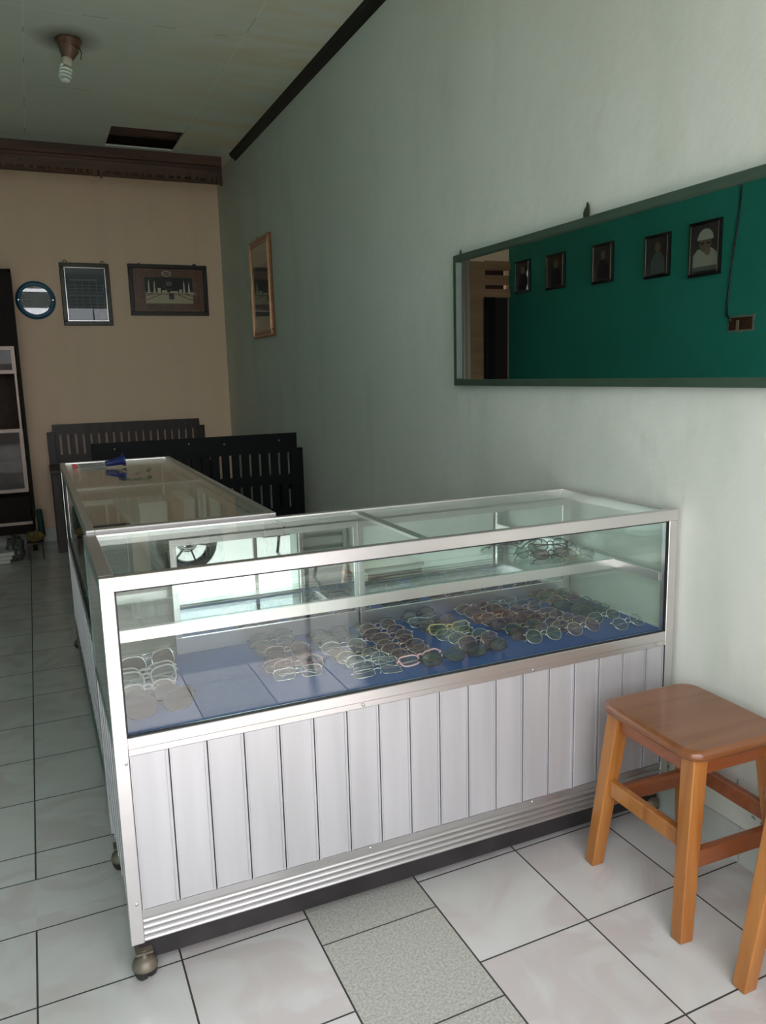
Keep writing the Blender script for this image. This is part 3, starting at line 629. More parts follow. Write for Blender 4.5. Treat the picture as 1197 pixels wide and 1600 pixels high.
# clock
cx, cz, cr_ = -1.473, 1.906, 0.145
ck = thing('wall_clock', 'round blue rimmed wall clock on the cream back wall', 'clock', (cx, YB, cz)); o_ = (cx, YB, cz)
MT['clockblue'] = mat('blue_clock_plastic', (0.02, 0.13, 0.23), 0.3); MT['clockface'] = mat('clock_dial_print', (0.16, 0.17, 0.19), 0.4, noise=0.35, nscale=9)
MB().lathe([(cr_, 0.0), (cr_, 0.012), (cr_-0.012, 0.030), (cr_-0.022, 0.034), (cr_-0.034, 0.030), (cr_-0.036, 0.014), (cr_-0.036, 0.002)], 48, (0, -1, 0), (cx, YB, cz)).build('clock_rim', MT['clockblue'], ck, off=o_)
MB().lathe([(cr_-0.034, 0.0), (cr_-0.034, 0.016)], 40, (0, -1, 0), (cx, YB, cz)).build('clock_dial', MT['clockface'], ck, off=o_)
MT['chrome'] = mat('bright_chrome', (0.7, 0.72, 0.75), 0.15, 1.0)
for s_ in (-1, 1): MB().lathe([(0.009, 0.030), (0.009, 0.038), (0.004, 0.041)], 12, (0, -1, 0), (cx+s_*(cr_-0.022), YB, cz)).build('stud', MT['chrome'], ck, off=o_)
MB().bar((cx+0.006, YB-0.020, cz), (cx-0.072, YB-0.020, cz+0.006), 0.004, 0.007, up=(0, 1, 0)).bar((cx+0.008, YB-0.022, cz+0.002), (cx-0.030, YB-0.022, cz-0.026), 0.004, 0.009, up=(0, 1, 0)).build('clock_hand', MT['blackpl'], ck, off=o_)
MT['red'] = mat('red_thin_hand', (0.4, 0.05, 0.04), 0.4)
MB().bar((cx-0.01, YB-0.024, cz+0.002), (cx+0.075, YB-0.024, cz-0.012), 0.002, 0.003, up=(0, 1, 0)).build('second_hand', MT['red'], ck, off=o_)
tk = MB()
for i in range(12):
    an = i*PI/6; tk.bar((cx+0.088*math.sin(an), YB-0.017, cz+0.088*math.cos(an)), (cx+0.101*math.sin(an), YB-0.017, cz+0.101*math.cos(an)), 0.003, 0.003, up=(0, 1, 0))
tk.build('hour_marks', MT['whitepl'], ck, off=o_)
MB().lathe([(cr_-0.036, 0.027), (cr_-0.036, 0.029)], 40, (0, -1, 0), (cx, YB, cz)).build('clock_glass', glassmat('clock_pane', (0.97, 0.97, 0.97), f0=0.06), ck, off=o_)
# calligraphy-like notice in a beaded dark frame
x0, x1, z0, z1 = -1.283, -0.912, 1.715, 2.195
nf = thing('framed_notice', 'dark blue printed chart in a beaded dark frame beside the clock', 'picture', ((x0+x1)/2, YB, z0)); o_ = ((x0+x1)/2, YB, z0)
MT['dkframe'] = mat('dark_green_gold_frame', (0.05, 0.045, 0.025), 0.35, 0.3, noise=0.6, nscale=60)
MB().frame_xz(x0, x1, z0, z1, 0.034, YB-0.022, YB-0.001).build('frame', MT['dkframe'], nf, off=o_, bevel=.005)
bd = MB(); k = 0
xx = x0+0.036
while xx < x1-0.036:
    for z in (z0+0.036, z1-0.036): bd.box(xx, xx+0.008, YB-0.020, YB-0.014, z-0.003, z+0.003)
    xx += 0.0135
zz = z0+0.036
while zz < z1-0.036:
    for x in (x0+0.036, x1-0.036): bd.box(x-0.003, x+0.003, YB-0.020, YB-0.014, zz, zz+0.008)
    zz += 0.0135
bd.build('frame_beading', MT['silver'], nf, off=o_)
MT['navy'] = mat('navy_print', (0.022, 0.055, 0.085), 0.4, noise=0.3, nscale=4); MT['txt'] = mat('pale_print_lines', (0.17, 0.20, 0.21), 0.5); MT['txt2'] = mat('dark_print_lines', (0.02, 0.03, 0.035), 0.5)
MB().box(x0+0.034, x1-0.034, YB-0.010, YB-0.006, z0+0.034, z1-0.034).build('print', MT['navy'], nf, off=o_)
tx = MB(); td = MB()
tx.box(x0+0.07, x1-0.10, YB-0.0115, YB-0.010, z0+0.345, z0+0.357).box(x0+0.06, x1-0.06, YB-0.0115, YB-0.010, z0+0.228, z0+0.236)
for i, z in enumerate((0.315, 0.290, 0.265, 0.205, 0.180, 0.155, 0.130)):
    for c_ in range(5):
        a = x0+0.062+c_*0.052; td.box(a, a+0.043, YB-0.0115, YB-0.010, z0+z, z0+z+0.013)
        tx.box(a+0.044, a+0.048, YB-0.0115, YB-0.010, z0+z-0.006, z0+z+0.018)
    tx.box(x0+0.06, x1-0.06, YB-0.0112, YB-0.010, z0+z-0.007, z0+z-0.003)
tx.build('pale_table_lines', MT['txt'], nf, off=o_); td.build('dark_text_blocks', MT['txt2'], nf, off=o_)
MB().box(x1-0.10, x1-0.06, YB-0.0115, YB-0.010, z0+0.06, z0+0.10).build('pale_stamp', MT['txt'], nf, off=o_)
MB().box(x0+0.034, x1-0.034, YB-0.0155, YB-0.0135, z0+0.034, z1-0.034).build('picture_glass', glassmat('notice_pane', (0.97, 0.97, 0.97), f0=0.015), nf, off=o_)
for x in (x0+0.045, x1-0.045): MB().tube([(x-0.011, YB-0.008, z1), (x-0.012, YB-0.008, z1+0.014), (x, YB-0.008, z1+0.020), (x+0.012, YB-0.008, z1+0.012), (x+0.010, YB-0.008, z1)], 0.0035).build('hanger', MT['brass'], nf, off=o_)
# wide mosque picture (generic) with tiled border
x0, x1, z0, z1 = -0.768, -0.134, 1.795, 2.202
mf = thing('framed_picture', 'wide dark framed picture of minarets and a courtyard with brown patterned border', 'picture', ((x0+x1)/2, YB, z0)); o_ = ((x0+x1)/2, YB, z0)
MT['dkwood'] = mat('near_black_wood_frame', (0.016, 0.009, 0.007), 0.4)
MB().frame_xz(x0, x1, z0, z1, 0.032, YB-0.024, YB-0.001).build('frame', MT['dkwood'], mf, off=o_, bevel=.004)
def mosaic():
    m, N, L, b = newmat('brown_mosaic_border'); t = N.new('ShaderNodeTexCoord'); v = N.new('ShaderNodeTexVoronoi'); v.inputs['Scale'].default_value = 55; v.inputs['Randomness'].default_value = 0.1
    L.new(t.outputs['Object'], v.inputs[0]); r = N.new('ShaderNodeValToRGB'); L.new(v.outputs['Distance'], r.inputs[0]); e = r.color_ramp.elements
    e[0].color = (0.90, 0.66, 0.42, 1); e[0].position = 0.15; e[1].color = (0.14, 0.055, 0.03, 1); e[1].position = 0.6; x = e.new(0.35); x.color = (0.55, 0.27, 0.12, 1)
    L.new(r.outputs[0], b.inputs['Base Color']); b.inputs['Roughness'].default_value = 0.4; return m
MB().box(x0+0.03, x1-0.03, YB-0.008, YB-0.004, z0+0.03, z1-0.03).build('patterned_border', mosaic(), mf, off=o_)
ix0, ix1, iz0, iz1 = x0+0.125, x1-0.125, z0+0.098, z1-0.10
MB().box(ix0, ix1, YB-0.010, YB-0.008, iz0, iz1).build('night_sky', mat('night_print', (0.012, 0.007, 0.008), 0.5), mf, off=o_)
MT['sand'] = mat('sand_print', (0.62, 0.53, 0.34), 0.5); MT['sand2'] = mat('pale_stone_print', (0.72, 0.66, 0.50), 0.5)
hz = iz0+0.088; W_ = ix1-ix0
MB().prism([(ix0, iz0), (ix1, iz0), (ix1, hz), (ix0, hz)], lambda u, v, s: (u, YB-0.010-0.001*s, v)).build('courtyard', MT['sand'], mf, off=o_)
mn = MB()
for xo, h in ((0.03, .105), (0.075, .095), (W_-0.03, .085), (W_-0.07, .10)):
    x = ix0+xo; mn.prism([(x-0.010, hz), (x+0.010, hz), (x+0.006, hz+h*.35), (x+0.005, hz+h*.7), (x, hz+h), (x-0.005, hz+h*.7), (x-0.006, hz+h*.35)], lambda u, v, s: (u, YB-0.011-0.001*s, v))
for xo, w, h in ((0.10, .025, .035), (0.135, .04, .018), (0.20, .045, .012), (W_-0.11, .022, .025), (W_-0.15, .03, .012)):
    mn.box(ix0+xo, ix0+xo+w, YB-0.012, YB-0.011, hz, hz+h)
mn.build('minarets', MT['sand2'], mf, off=o_)
ln = MB()
for (a, b) in (((0, hz-0.012), (W_, hz-0.012)), ((0, hz-0.062), (0.12, hz-0.018)), ((W_, hz-0.062), (W_-0.12, hz-0.018)), ((0, hz-0.03), (0.06, hz-0.014)), ((W_, hz-0.03), (W_-0.06, hz-0.014))):
    ln.bar((ix0+a[0], YB-0.0118, a[1]), (ix0+b[0], YB-0.0118, b[1]), 0.0012, 0.006, up=(0, 0, 1))
ln.build('arcade_lines', MT['brownpl'], mf, off=o_)
xk = ix0+W_*0.54
MB().prism([(xk-0.020, hz-0.052), (xk, hz-0.058), (xk+0.020, hz-0.052), (xk+0.020, hz-0.006), (xk-0.020, hz-0.006)], lambda u, v, s: (u, YB-0.0125-0.001*s, v)).build('dark_cube_building', MT['dkwood'], mf, off=o_)
em = MB(); xe, ze = ix0+W_*0.50, hz+0.070
em.prism(ell(xe, ze, .026, .022), lambda u, v, s: (u, YB-0.0112-0.0008*s, v)); arc = [(xe+.052*math.cos(a), ze+.045*math.sin(a)) for a in [math.radians(200+14*i) for i in range(11)]]
em.tube([(u, YB-0.012, v) for u, v in arc], .004, 5)
em.build('emblem', mat('grey_lettering', (0.20, 0.19, 0.18), 0.5, noise=0.6, nscale=150), mf, off=o_)
ov = MB().tube([(u, YB-0.010, v) for u, v in ell((x0+x1)/2-0.015, z1-0.072, .036, .020)], .003, 5, closed=True)
ov.tube([((x0+x1)/2-0.04+0.010*i, YB-0.010, z1-0.072+0.008*math.sin(i*2.1)) for i in range(6)], .002, 5)
ov.build('oval_medallion', MT['whitepl'], mf, off=o_)
MB().box(x0+0.03, x1-0.03, YB-0.018, YB-0.016, z0+0.03, z1-0.03).build('picture_glass', MT['picglass'], mf, off=o_)
MB().prism(ell(x1-0.10, z1-0.002, .018, .014), lambda u, v, s: (u, YB-0.012-0.004*s, v)).prism(ell(x0+0.09, z1, .006, .009), lambda u, v, s: (u, YB-0.012-0.004*s, v)).build('hanger', MT['dkwood'], mf, off=o_)

# photographs on the teal wall (mirror sees them)
MT['phgrey'] = mat('photo_backdrop', (0.09, 0.075, 0.09), 0.5, noise=0.3, nscale=12); MT['cloth_w'] = mat('photo_white_cloth', (0.62, 0.62, 0.55), 0.6); MT['skin'] = mat('photo_skin', (0.28, 0.21, 0.14), 0.6)
MT['phdk'] = mat('photo_dark_cloth', (0.016, 0.015, 0.03), 0.6)
G4 = 'framed portraits in a line on the teal wall'
ph = [(6.47, 6.72, 2.01, 2.31, 'smallest dim framed portrait nearest the doorway in the mirror', 'dark'), (5.935, 6.21, 1.99, 2.30, 'silver edged brownish portrait second from the doorway in the mirror', 'brown'),
      (5.295, 5.555, 1.972, 2.29, 'middle framed portrait of a seated figure in the mirror', 'sit'), (4.665, 4.93, 1.942, 2.259, 'framed portrait of a standing figure, second from the hanging wire', 'stand'),
      (4.187, 4.477, 1.90, 2.274, 'black framed portrait of a person in a white cap and white robe', 'cap')]
for y0, y1, z0, z1, lab, kd in ph:
    r = thing('framed_portrait', lab, 'picture', (XL, (y0+y1)/2, z0), 0, G4); o_ = (XL, (y0+y1)/2, z0); w = y1-y0; h = z1-z0; X = XL
    MB().frame_yz(y0, y1, z0, z1, 0.022, X+0.001, X+0.02).build('frame', MT['blackpl'], r, off=o_, bevel=.003)
    MB().box(X+0.014, X+0.024, y0+0.016, y0+0.023, z0+0.02, z1-0.02).box(X+0.014, X+0.024, y1-0.023, y1-0.016, z0+0.02, z1-0.02).build('silver_edging', MT['silver'], r, off=o_)
    MB().box(X+0.004, X+0.008, y0+0.02, y1-0.02, z0+0.02, z1-0.02).build('print', MT['phgrey'] if kd != 'brown' else mat('brown_photo', (0.09, 0.065, 0.05), 0.5, noise=.5, nscale=10), r, off=o_)
    F = lambda d: (lambda u, v, s: (X+0.008+d+0.0006*s, y0+u*w, z0+v*h))
    cl = MT['cloth_w'] if kd == 'cap' else (MT['txt'] if kd == 'stand' else MT['phdk'])
    if kd == 'cap':
        MB().prism([(.12, .18), (.88, .18), (.88, .40), (.74, .50), (.30, .50), (.14, .40)], F(0.0)).build('white_robe', cl, r, off=o_)
        MB().prism(ell(.50, .60, .19, .17), F(.001)).prism(ell(.42, .44, .09, .07), F(.0022)).build('face', MT['skin'], r, off=o_)
        MB().prism(ell(.50, .66, .25, .20, 16, 0, 180), F(.002)).build('white_cap', cl, r, off=o_)
        MB().box(X+.009, X+.0105, y0+w*.34, y0+w*.46, z0+h*.585, z0+h*.61).box(X+.009, X+.0105, y0+w*.54, y0+w*.66, z0+h*.585, z0+h*.61).build('eyes', MT['phdk'], r, off=o_)
        MB().box(X+.0085, X+.010, y0+w*.12, y0+w*.88, z0+h*.10, z0+h*.17).build('caption_strip', MT['txt'], r, off=o_)
    else:
        MB().prism([(.22, .10), (.78, .10), (.76, .42), (.62, .58), (.38, .58), (.24, .42)], F(0.0)).build('clothes', cl, r, off=o_)
        MB().prism(ell(.50, .70, .11, .12), F(.001)).build('face', MT['skin'], r, off=o_)
    MB().box(X+0.0105, X+0.0125, y0+0.022, y1-0.022, z0+0.022, z1-0.022).build('picture_glass', MT['picglass'], r, off=o_)
wr = MB().tube([(XL+0.006, 4.04, ZC-0.001), (XL+0.006, 4.045, 2.45), (XL+0.006, 4.05, 2.30), (XL+0.006, 4.075, 2.1), (XL+0.006, 4.10, 1.90), (XL+0.006, 4.115, 1.70), (XL+0.006, 4.115, 1.62), (XL+0.010, 4.07, 1.565)], 0.006)
tag(wr.build('electric_wire', MT['blackpl']), 'thin black electric wire hanging down the teal wall to the broken socket hole', 'wire')
sb = thing('socket_hole', 'broken open brown socket box in the teal wall below the black wire', 'socket', (XL, 4.0, 1.5)); o_ = (XL, 4.0, 1.5)
jag = [(3.885, 1.505), (3.90, 1.495), (3.95, 1.502), (4.0, 1.494), (4.05, 1.503), (4.10, 1.498), (4.105, 1.54), (4.097, 1.575), (4.103, 1.605), (4.04, 1.600), (3.98, 1.608), (3.92, 1.600), (3.878, 1.612), (3.892, 1.56)]
MB().prism(jag, lambda u, v, s: (XL+0.0005+0.0025*s, u, v)).build('broken_plaster', mat('chipped_plaster', (0.38, 0.36, 0.31), 0.9, noise=.4, nscale=30), sb, off=o_)
MB().box(XL+0.003, XL+0.009, 3.90, 4.09, 1.510, 1.592).build('brown_backing', mat('rusty_brown_box', (0.11, 0.045, 0.02), 0.8, noise=.6, nscale=25), sb, off=o_)
MB().box(XL+0.009, XL+0.016, 4.005, 4.025, 1.508, 1.575).build('pale_strip', mat('pale_wood_strip', (0.3, 0.22, 0.14), 0.8), sb, off=o_)

# ------------------------------------------------------------------ ceiling lamp
lx, ly = -1.247, 4.45
cl_ = thing('ceiling_lamp', 'spiral energy-saving bulb in a brown wooden socket hanging from the ceiling', 'lamp', (lx, ly, ZC)); o_ = (lx, ly, ZC)
MT['rose'] = mat('brown_lamp_rose', (0.20, 0.10, 0.06), 0.45, noise=.5, nscale=25)
MB().lathe([(0.062, 0.0), (0.062, 0.016), (0.052, 0.020), (0.052, 0.034), (0.045, 0.038)], 8, (0, 0, -1), (lx, ly, ZC)).build('ceiling_rose', MT['rose'], cl_, off=o_)
ax = Vector((-0.22, -0.12, -1)).normalized(); b0 = Vector((lx, ly, ZC-0.034))
MB().lathe([(0.042, 0.0), (0.048, 0.012), (0.034, 0.045), (0.026, 0.062)], 16, ax, b0).build('lamp_holder', MT['rose'], cl_, off=o_)
MT['bulbbase'] = mat('cream_bulb_base', (0.55, 0.50, 0.40), 0.4); MT['bulb'] = mat('white_bulb_glass', (0.85, 0.87, 0.82), 0.25)
MB().lathe([(0.018, 0.055), (0.024, 0.062), (0.026, 0.088), (0.023, 0.094), (0.022, 0.100)], 20, ax, b0).build('bulb_base', MT['bulbbase'], cl_, off=o_)
u_ = ax.orthogonal().normalized(); w_ = ax.cross(u_); pts = []
for i in range(70):
    t = i/69; an = t*2*PI*4.2; rr = 0.026*(1-0.1*t) if t < .82 else 0.0234*(1-(t-.82)/.18*.8)
    pts.append(b0+ax*(0.104+t*0.072)+(u_*math.cos(an)+w_*math.sin(an))*rr)
MB().tube(pts, 0.0058, 8).build('spiral_tube', MT['bulb'], cl_, off=o_)
MB().tube([(lx+0.04, ly, ZC-0.02), (lx+0.055, ly-0.01, ZC-0.06), (lx+0.05, ly-0.01, ZC-0.09)], 0.002).build('loose_wire', MT['blackpl'], cl_, off=o_)

# ------------------------------------------------------------------ benches
def slotted(mb, x0, x1, z0, z1, zs0, zs1, pitch, sw, y0, y1):
    """board with a row of round-topped slots"""
    mb.box(x0, x1, y0, y1, zs1, z1); mb.box(x0, x1, y0, y1, z0, zs0)
    n = int((x1-x0-0.10)/pitch); st = (x1-x0-n*pitch)/2; xs = [x0]
    for i in range(n+1): c = x0+st+i*pitch; xs += [c-sw/2, c+sw/2]
    xs.append(x1)
    for i in range(0, len(xs), 2): mb.box(xs[i], xs[i+1], y0, y1, zs0, zs1)
    for i in range(1, len(xs)-1, 2):
        a, b = xs[i], xs[i+1]; r = sw/2; c = (a+b)/2
        for sg in (-1, 1):
            poly = [(c+sg*r, zs1), (c+sg*r, zs1-r)]+[(c+sg*r*math.cos(k*PI/12), zs1-r+r*math.sin(k*PI/12)) for k in range(1, 7)]
            if sg > 0: poly = poly[::-1]
            mb.prism(poly, lambda u, v, s: (u, [y0, y1][s], v))
def bench(label, loc, rz, L, m, z_top, zsl, zsl2, ledge):
    r = thing('slatted_bench', label, 'bench', loc, rz, None)
    b = MB(); slotted(b, 0.012, L-0.012, zsl[0]-0.05, z_top, zsl[0], zsl[1], 0.0583, 0.017, 0, 0.022)
    b.build('backrest', m, r, bevel=.002, seg=1)
    c = MB(); slotted(c, 0.0, L, zsl2[0]-0.06, zsl[0]-0.04, zsl2[0], zsl2[1], 0.0583, 0.017, -0.002, 0.020)
    c.build('lower_back_panel', m, r, bevel=.002, seg=1)
    for x in (-ledge, L-0.06+ledge):
        MB().box(x, x+0.06, -0.004, 0.026, 0.0, zsl[1]+0.02).build('leg', m, r, bevel=.003)
        MB().box(x, x+0.06, -0.46, -0.40, 0.0, 0.60).build('leg', m, r, bevel=.003)
        MB().box(x-0.008, x+0.068, -0.48, 0.0, 0.60, 0.63).build('armrest', m, r, bevel=.004)
    s = MB()
    for i in range(5): s.box(0.0, L, -0.44+i*0.086, -0.44+i*0.086+0.072, 0.40, 0.42)
    s.box(0.0, L, -0.44, -0.42, 0.34, 0.40); s.build('seat', m, r, bevel=.002, seg=1)
    for (x, z) in ((0.12, z_top-0.04), (L*0.38, z_top-0.045), (L*0.55, z_top-0.03), (L-0.13, z_top-0.035)):
        MB().lathe([(0.005, 0), (0.004, 0.002)], 8, (0, -1, 0), (x, 0.0, z)).build('screw_plug', MT['plug'], r)
        MB().lathe([(0.005, 0), (0.004, 0.002)], 8, (0, 1, 0), (x, 0.022, z)).build('screw_plug', MT['plug'], r)
    return r
bench('brown slatted wooden bench standing against the cream back wall', (-1.460, 6.78, 0), 0, 1.185, MT['bench_brown'], 0.943, (0.70, 0.865), (0.48, 0.60), 0.03)
bench('black slatted wooden bench with its back to the viewer behind the display cases', (-0.142, 4.52, 0), PI, 1.178, MT['bench_black'], 0.946, (0.70, 0.835), (0.50, 0.645), 0.022)

# ------------------------------------------------------------------ things on and in the rear case
TZ = 0.9065
pn = thing('pen_stand', 'dark blue conical pen holder lying on the rear display case top', 'pen holder', (-1.27, 3.62, TZ+0.018)); o_ = (-1.27, 3.62, TZ+0.018)
MT['navypl'] = mat('navy_plastic', (0.012, 0.016, 0.12), 0.35)
MB().lathe([(0.011, -0.040), (0.012, -0.037), (0.019, 0.025), (0.026, 0.034), (0.026, 0.037)], 20, (1, 0.05, 0.16), (-1.27, 3.62, TZ+0.021)).build('cone', MT['navypl'], pn, off=o_)
MB().lathe([(0.027, 0.037), (0.028, 0.042)], 20, (1, 0.05, 0.16), (-1.27, 3.62, TZ+0.0225)).build('base_disc', MT['navypl'], pn, off=o_)
def pen(label, y, x0, x1, dz, tip):
    r = thing('ballpoint_pen', label, 'pen', (x0, y, TZ+0.006), 0, 'two pens lying by the blue holder'); o_ = (x0, y, TZ+0.006)
    A = Vector((x0, y, TZ+0.0052)); B = Vector((x1, y+0.02, TZ+0.0052+dz)); d = (B-A).normalized(); Ln = (B-A).length
    MB().lathe([(0.0022, 0.0), (0.0045, 0.02), (0.0045, Ln)], 10, d, A).build('barrel', MT['penclear'], r, off=o_)
    MB().lathe([(0.0024, 0.024), (0.0024, Ln-0.01)], 8, d, A).build('ink_tube', MT['blackpl'], r, off=o_)
    MB().lathe([(0.0047, -0.002), (0.0052, 0.003), (0.0052, 0.018)], 10, d, A).build('cap_end', tip, r, off=o_)
MT['penclear'] = glassmat('clear_pen_plastic', (0.8, 0.8, 0.8), f0=0.08, dirt=0.2, dirtcol=(0.6, 0.6, 0.6)); MT['redpl'] = mat('red_plastic', (0.5, 0.02, 0.02), 0.3)
pen('clear ballpoint pen with red end, the farther of two beside the blue holder', 3.745, -1.440, -1.300, 0.0, MT['redpl'])
pen('clear ballpoint pen with red end, the nearer of two beside the blue holder', 3.665, -1.438, -1.300, 0.0, MT['redpl'])
# crumpled clear wrapper
cw = MB(); vs_ = []; fs = []; nx, ny = 14, 4
for j in range(ny):
    for i in range(nx):
        t = i/(nx-1); x = -1.284+0.128*t; y = 3.30-0.10*math.sin(PI*t)+j*0.022; z = TZ+0.004+0.016*abs(math.sin(i*1.3+j*1.7))*(0.4+abs(t-.5))
        vs_.append((x, y, z))
for j in range(ny-1):
    for i in range(nx-1): a = j*nx+i; fs.append((a, a+1, a+nx+1, a+nx))
k = len(vs_); vs_ += [(x, y, z+0.0012) for x, y, z in vs_]; fs += [tuple(q_+k for q_ in f) for f in fs]
cw.add(vs_, fs, True)
tag(cw.build('plastic_wrapper', glassmat('crinkled_film', (0.9, 0.9, 0.9), f0=0.25, rough=0.1, dirt=0.22, dirtcol=(0.75, 0.75, 0.72))), 'crumpled clear plastic wrapper on the rear case top near the blue holder', 'wrapper')
# cartons inside, on the rear case's shelf
MT['carton'] = mat('white_carton', (0.62, 0.60, 0.56), 0.6); MT['kraft'] = mat('brown_kraft_carton', (0.33, 0.19, 0.12), 0.7)
ZH = 0.7255
G5 = 'cartons inside the rear display case'
def carton(label, x0, x1, y0, y1, h, m, z=ZH, rot=0):
    r = thing('carton', label, 'box', ((x0+x1)/2, (y0+y1)/2, z), rot, G5); a, b = (x1-x0)/2, (y1-y0)/2
    MB().box(-a, a, -b, b, 0, h*0.8).build('body', m, r, bevel=.002)
    MB().box(-a-0.002, a+0.002, -b-0.002, b+0.002, h*0.72, h).build('lid', m, r, bevel=.002)
carton('white carton at the left inside the rear case, seen through its top', -1.252, -1.150, 3.02, 3.14, 0.10, MT['carton'], rot=0.05)
carton('brown carton between the two white cartons inside the rear case', -1.140, -1.098, 2.95, 3.20, 0.105, MT['kraft'])
carton('white carton right of the brown one inside the rear case', -1.088, -1.045, 3.02, 3.30, 0.10, MT['carton'])
carton('flat cream carton lying low at the front of the rear case', -1.36, -1.12, 2.42, 2.80, 0.05, mat('cream_carton', (0.42, 0.38, 0.30), 0.7), z=0.5605)
carton('tall brown carton standing on the board at the right inside the rear case', -1.10, -1.045, 3.30, 3.62, 0.14, MT['kraft'], z=0.5605)

# ------------------------------------------------------------------ cupboard at the far left
kx0, kx1, ky = -2.00, -1.628, 6.40
cu = thing('glazed_cupboard', 'tall dark brown cupboard with pale glass door frames at the far left', 'cupboard', ((kx0+kx1)/2, 6.6, 0)); o_ = ((kx0+kx1)/2, 6.6, 0)
MT['cup'] = mat('dark_brown_laminate', (0.016, 0.008, 0.006), 0.5, spec=0.12, noise=.3, nscale=6); MT['cup_in'] = mat('brown_plywood_back', (0.085, 0.045, 0.028), 0.7, noise=.4, nscale=12)
MT['cup_rail'] = mat('pale_brown_aluminium', (0.24, 0.18, 0.15), 0.35, 0.5)
b = MB().box(kx0, kx0+0.02, ky, YB-0.005, 0.10, 2.082).box(kx1-0.02, kx1, ky, YB-0.005, 0.28, 2.082).box(kx0, kx1, ky, YB-0.005, 2.06, 2.082)
b.box(kx0+0.02, kx1-0.02, ky+0.012, YB-0.01, 1.535, 1.55).box(kx0+0.02, kx1-0.02, ky+0.01, ky+0.03, 1.55, 2.06).build('carcass', MT['cup'], cu, off=o_)
MB().box(kx0+0.02, kx1-0.02, YB-0.03, YB-0.02, 0.28, 1.54).build('back_board', MT['cup_in'], cu, off=o_)
for z in (1.36, 0.925, 0.70, 0.49, 0.28): MB().box(kx0+0.02, kx1-0.02, ky+0.04, YB-0.03, z-0.012, z).build('shelf', MT['cup_in'], cu, off=o_)
for (z0, z1) in ((1.345, 1.54), (0.475, 0.945)):
    d = MB().frame_xz(kx0+0.01, kx1-0.028, z0, z1, 0.026, ky-0.010, ky+0.01).build('door', MT['cup_rail'], cu, off=o_)
    MB().box(kx0+0.03, kx1-0.05, ky-0.002, ky+0.002, z0+0.02, z1-0.02).build('door_pane', MT['picglass'], d, off=o_)
MB().box(kx1-0.045, kx1-0.030, ky-0.004, ky+0.010, 0.945, 1.345).build('door_stile', MT['cup_rail'], cu, off=o_)
MB().box(kx0+0.01, kx1-0.030, ky-0.005, ky+0.03, 0.25, 0.44).build('drawer', MT['cup'], cu, off=o_)
MB().box(kx0+0.01, kx1-0.024, ky-0.012, ky+0.02, 0.230, 0.252).build('bottom_rail', MT['cup_rail'], cu, off=o_)
MB().box(kx0+0.01, kx1-0.03, ky+0.05, YB-0.02, 0.15, 0.229).build('base', MT['cup'], cu, off=o_)
for x in (kx0+0.005, kx1-0.045): MB().box(x, x+0.035, ky+0.10, ky+0.135, 0, 0.25).box(x, x+0.035, YB-0.06, YB-0.025, 0, 0.25).build('leg', MT['cup'], cu, off=o_)
MT['tealpl'] = mat('dull_teal_cloth', (0.03, 0.075, 0.06), 0.8)
tw = MB(); n = 16; vs_ = []; fs = []
for i in range(n):
    a = 2*PI*i/n
    vs_.append((-1.602+0.020*math.cos(a), 6.44+0.05*math.sin(a)*(1+.2*math.sin(3*a)), 0.325)); vs_.append((-1.596+0.022*math.cos(a)*(1+.2*math.sin(4*a)), 6.44+0.06*math.sin(a), 0.12))
for i in range(n): j = (i+1) % n; fs.append((2*i, 2*j, 2*j+1, 2*i+1))
fs += [tuple(2*i for i in range(n)), tuple(2*i+1 for i in range(n))]
tw.add(vs_, fs, True); tag(tw.build('hanging_cloth', MT['tealpl']), 'dull teal cloth hanging at the lower right side of the cupboard', 'cloth')
# stacks and bag on the floor below
G6 = 'white packets stacked below the cupboard'
for i in range(3):
    m = MB().box(-0.11, 0.11, -0.07, 0.07, 0, 0.026).build('paper_packet', MT['carton'], bevel=.004); m.location = (-1.93+0.012*i, 6.20-0.01*i, 0.001+i*0.028); m.rotation_euler.z = 0.06*i-0.05
    tag(m, ['white packet at the bottom of the stack on the floor below the cupboard', 'white packet in the middle of the stack below the cupboard', 'white packet on top of the stack below the cupboard'][i], 'packet', G6)
def lump(name, c, r, m, seed, label, cat, sub=3):
    rnd = random.Random(seed); bm = bmesh.new(); bmesh.ops.create_icosphere(bm, subdivisions=sub, radius=1)
    for v in bm.verts:
        k = 1+rnd.uniform(-.22, .16); v.co = Vector((v.co.x*r[0]*k, v.co.y*r[1]*k, max(v.co.z*r[2]*k, -r[2]*0.8)))
    me = bpy.data.meshes.new(name); bm.to_mesh(me); bm.free(); me.materials.append(m); o = bpy.data.objects.new(name, me); C.objects.link(o); o.location = c
    return tag(o, label, cat)
lump('plastic_bag', (-1.782, 6.22, 0.085), (0.062, 0.06, 0.105), glassmat('grey_film', (0.45, 0.43, 0.40), f0=0.12, rough=0.15, dirt=0.35, dirtcol=(0.12, 0.11, 0.10)), 3, 'crumpled translucent grey plastic bag on the floor by the white packets', 'bag')
yb = thing('yellow_bundle', 'yellow-brown crumpled bundle on a small dark stand right of the plastic bag', 'bundle', (-1.645, 6.2, 0))
q = lump('crumpled_paper', (0, 0, 0), (0.06, 0.055, 0.045), mat('ochre_paper', (0.22, 0.14, 0.035), 0.7, noise=.6, nscale=30), 9, None, None); q.parent = yb; q.location = (0.0, 0, 0.165)
MB().box(-0.06, 0.055, -0.05, 0.05, 0.115, 0.128).build('stand_top', MT['cup_in'], yb)
for x in (-0.052, 0.045):
    for y in (-0.04, 0.04): MB().box(x-0.007, x+0.007, y-0.007, y+0.007, 0, 0.115).build('leg', MT['cup_in'], yb)
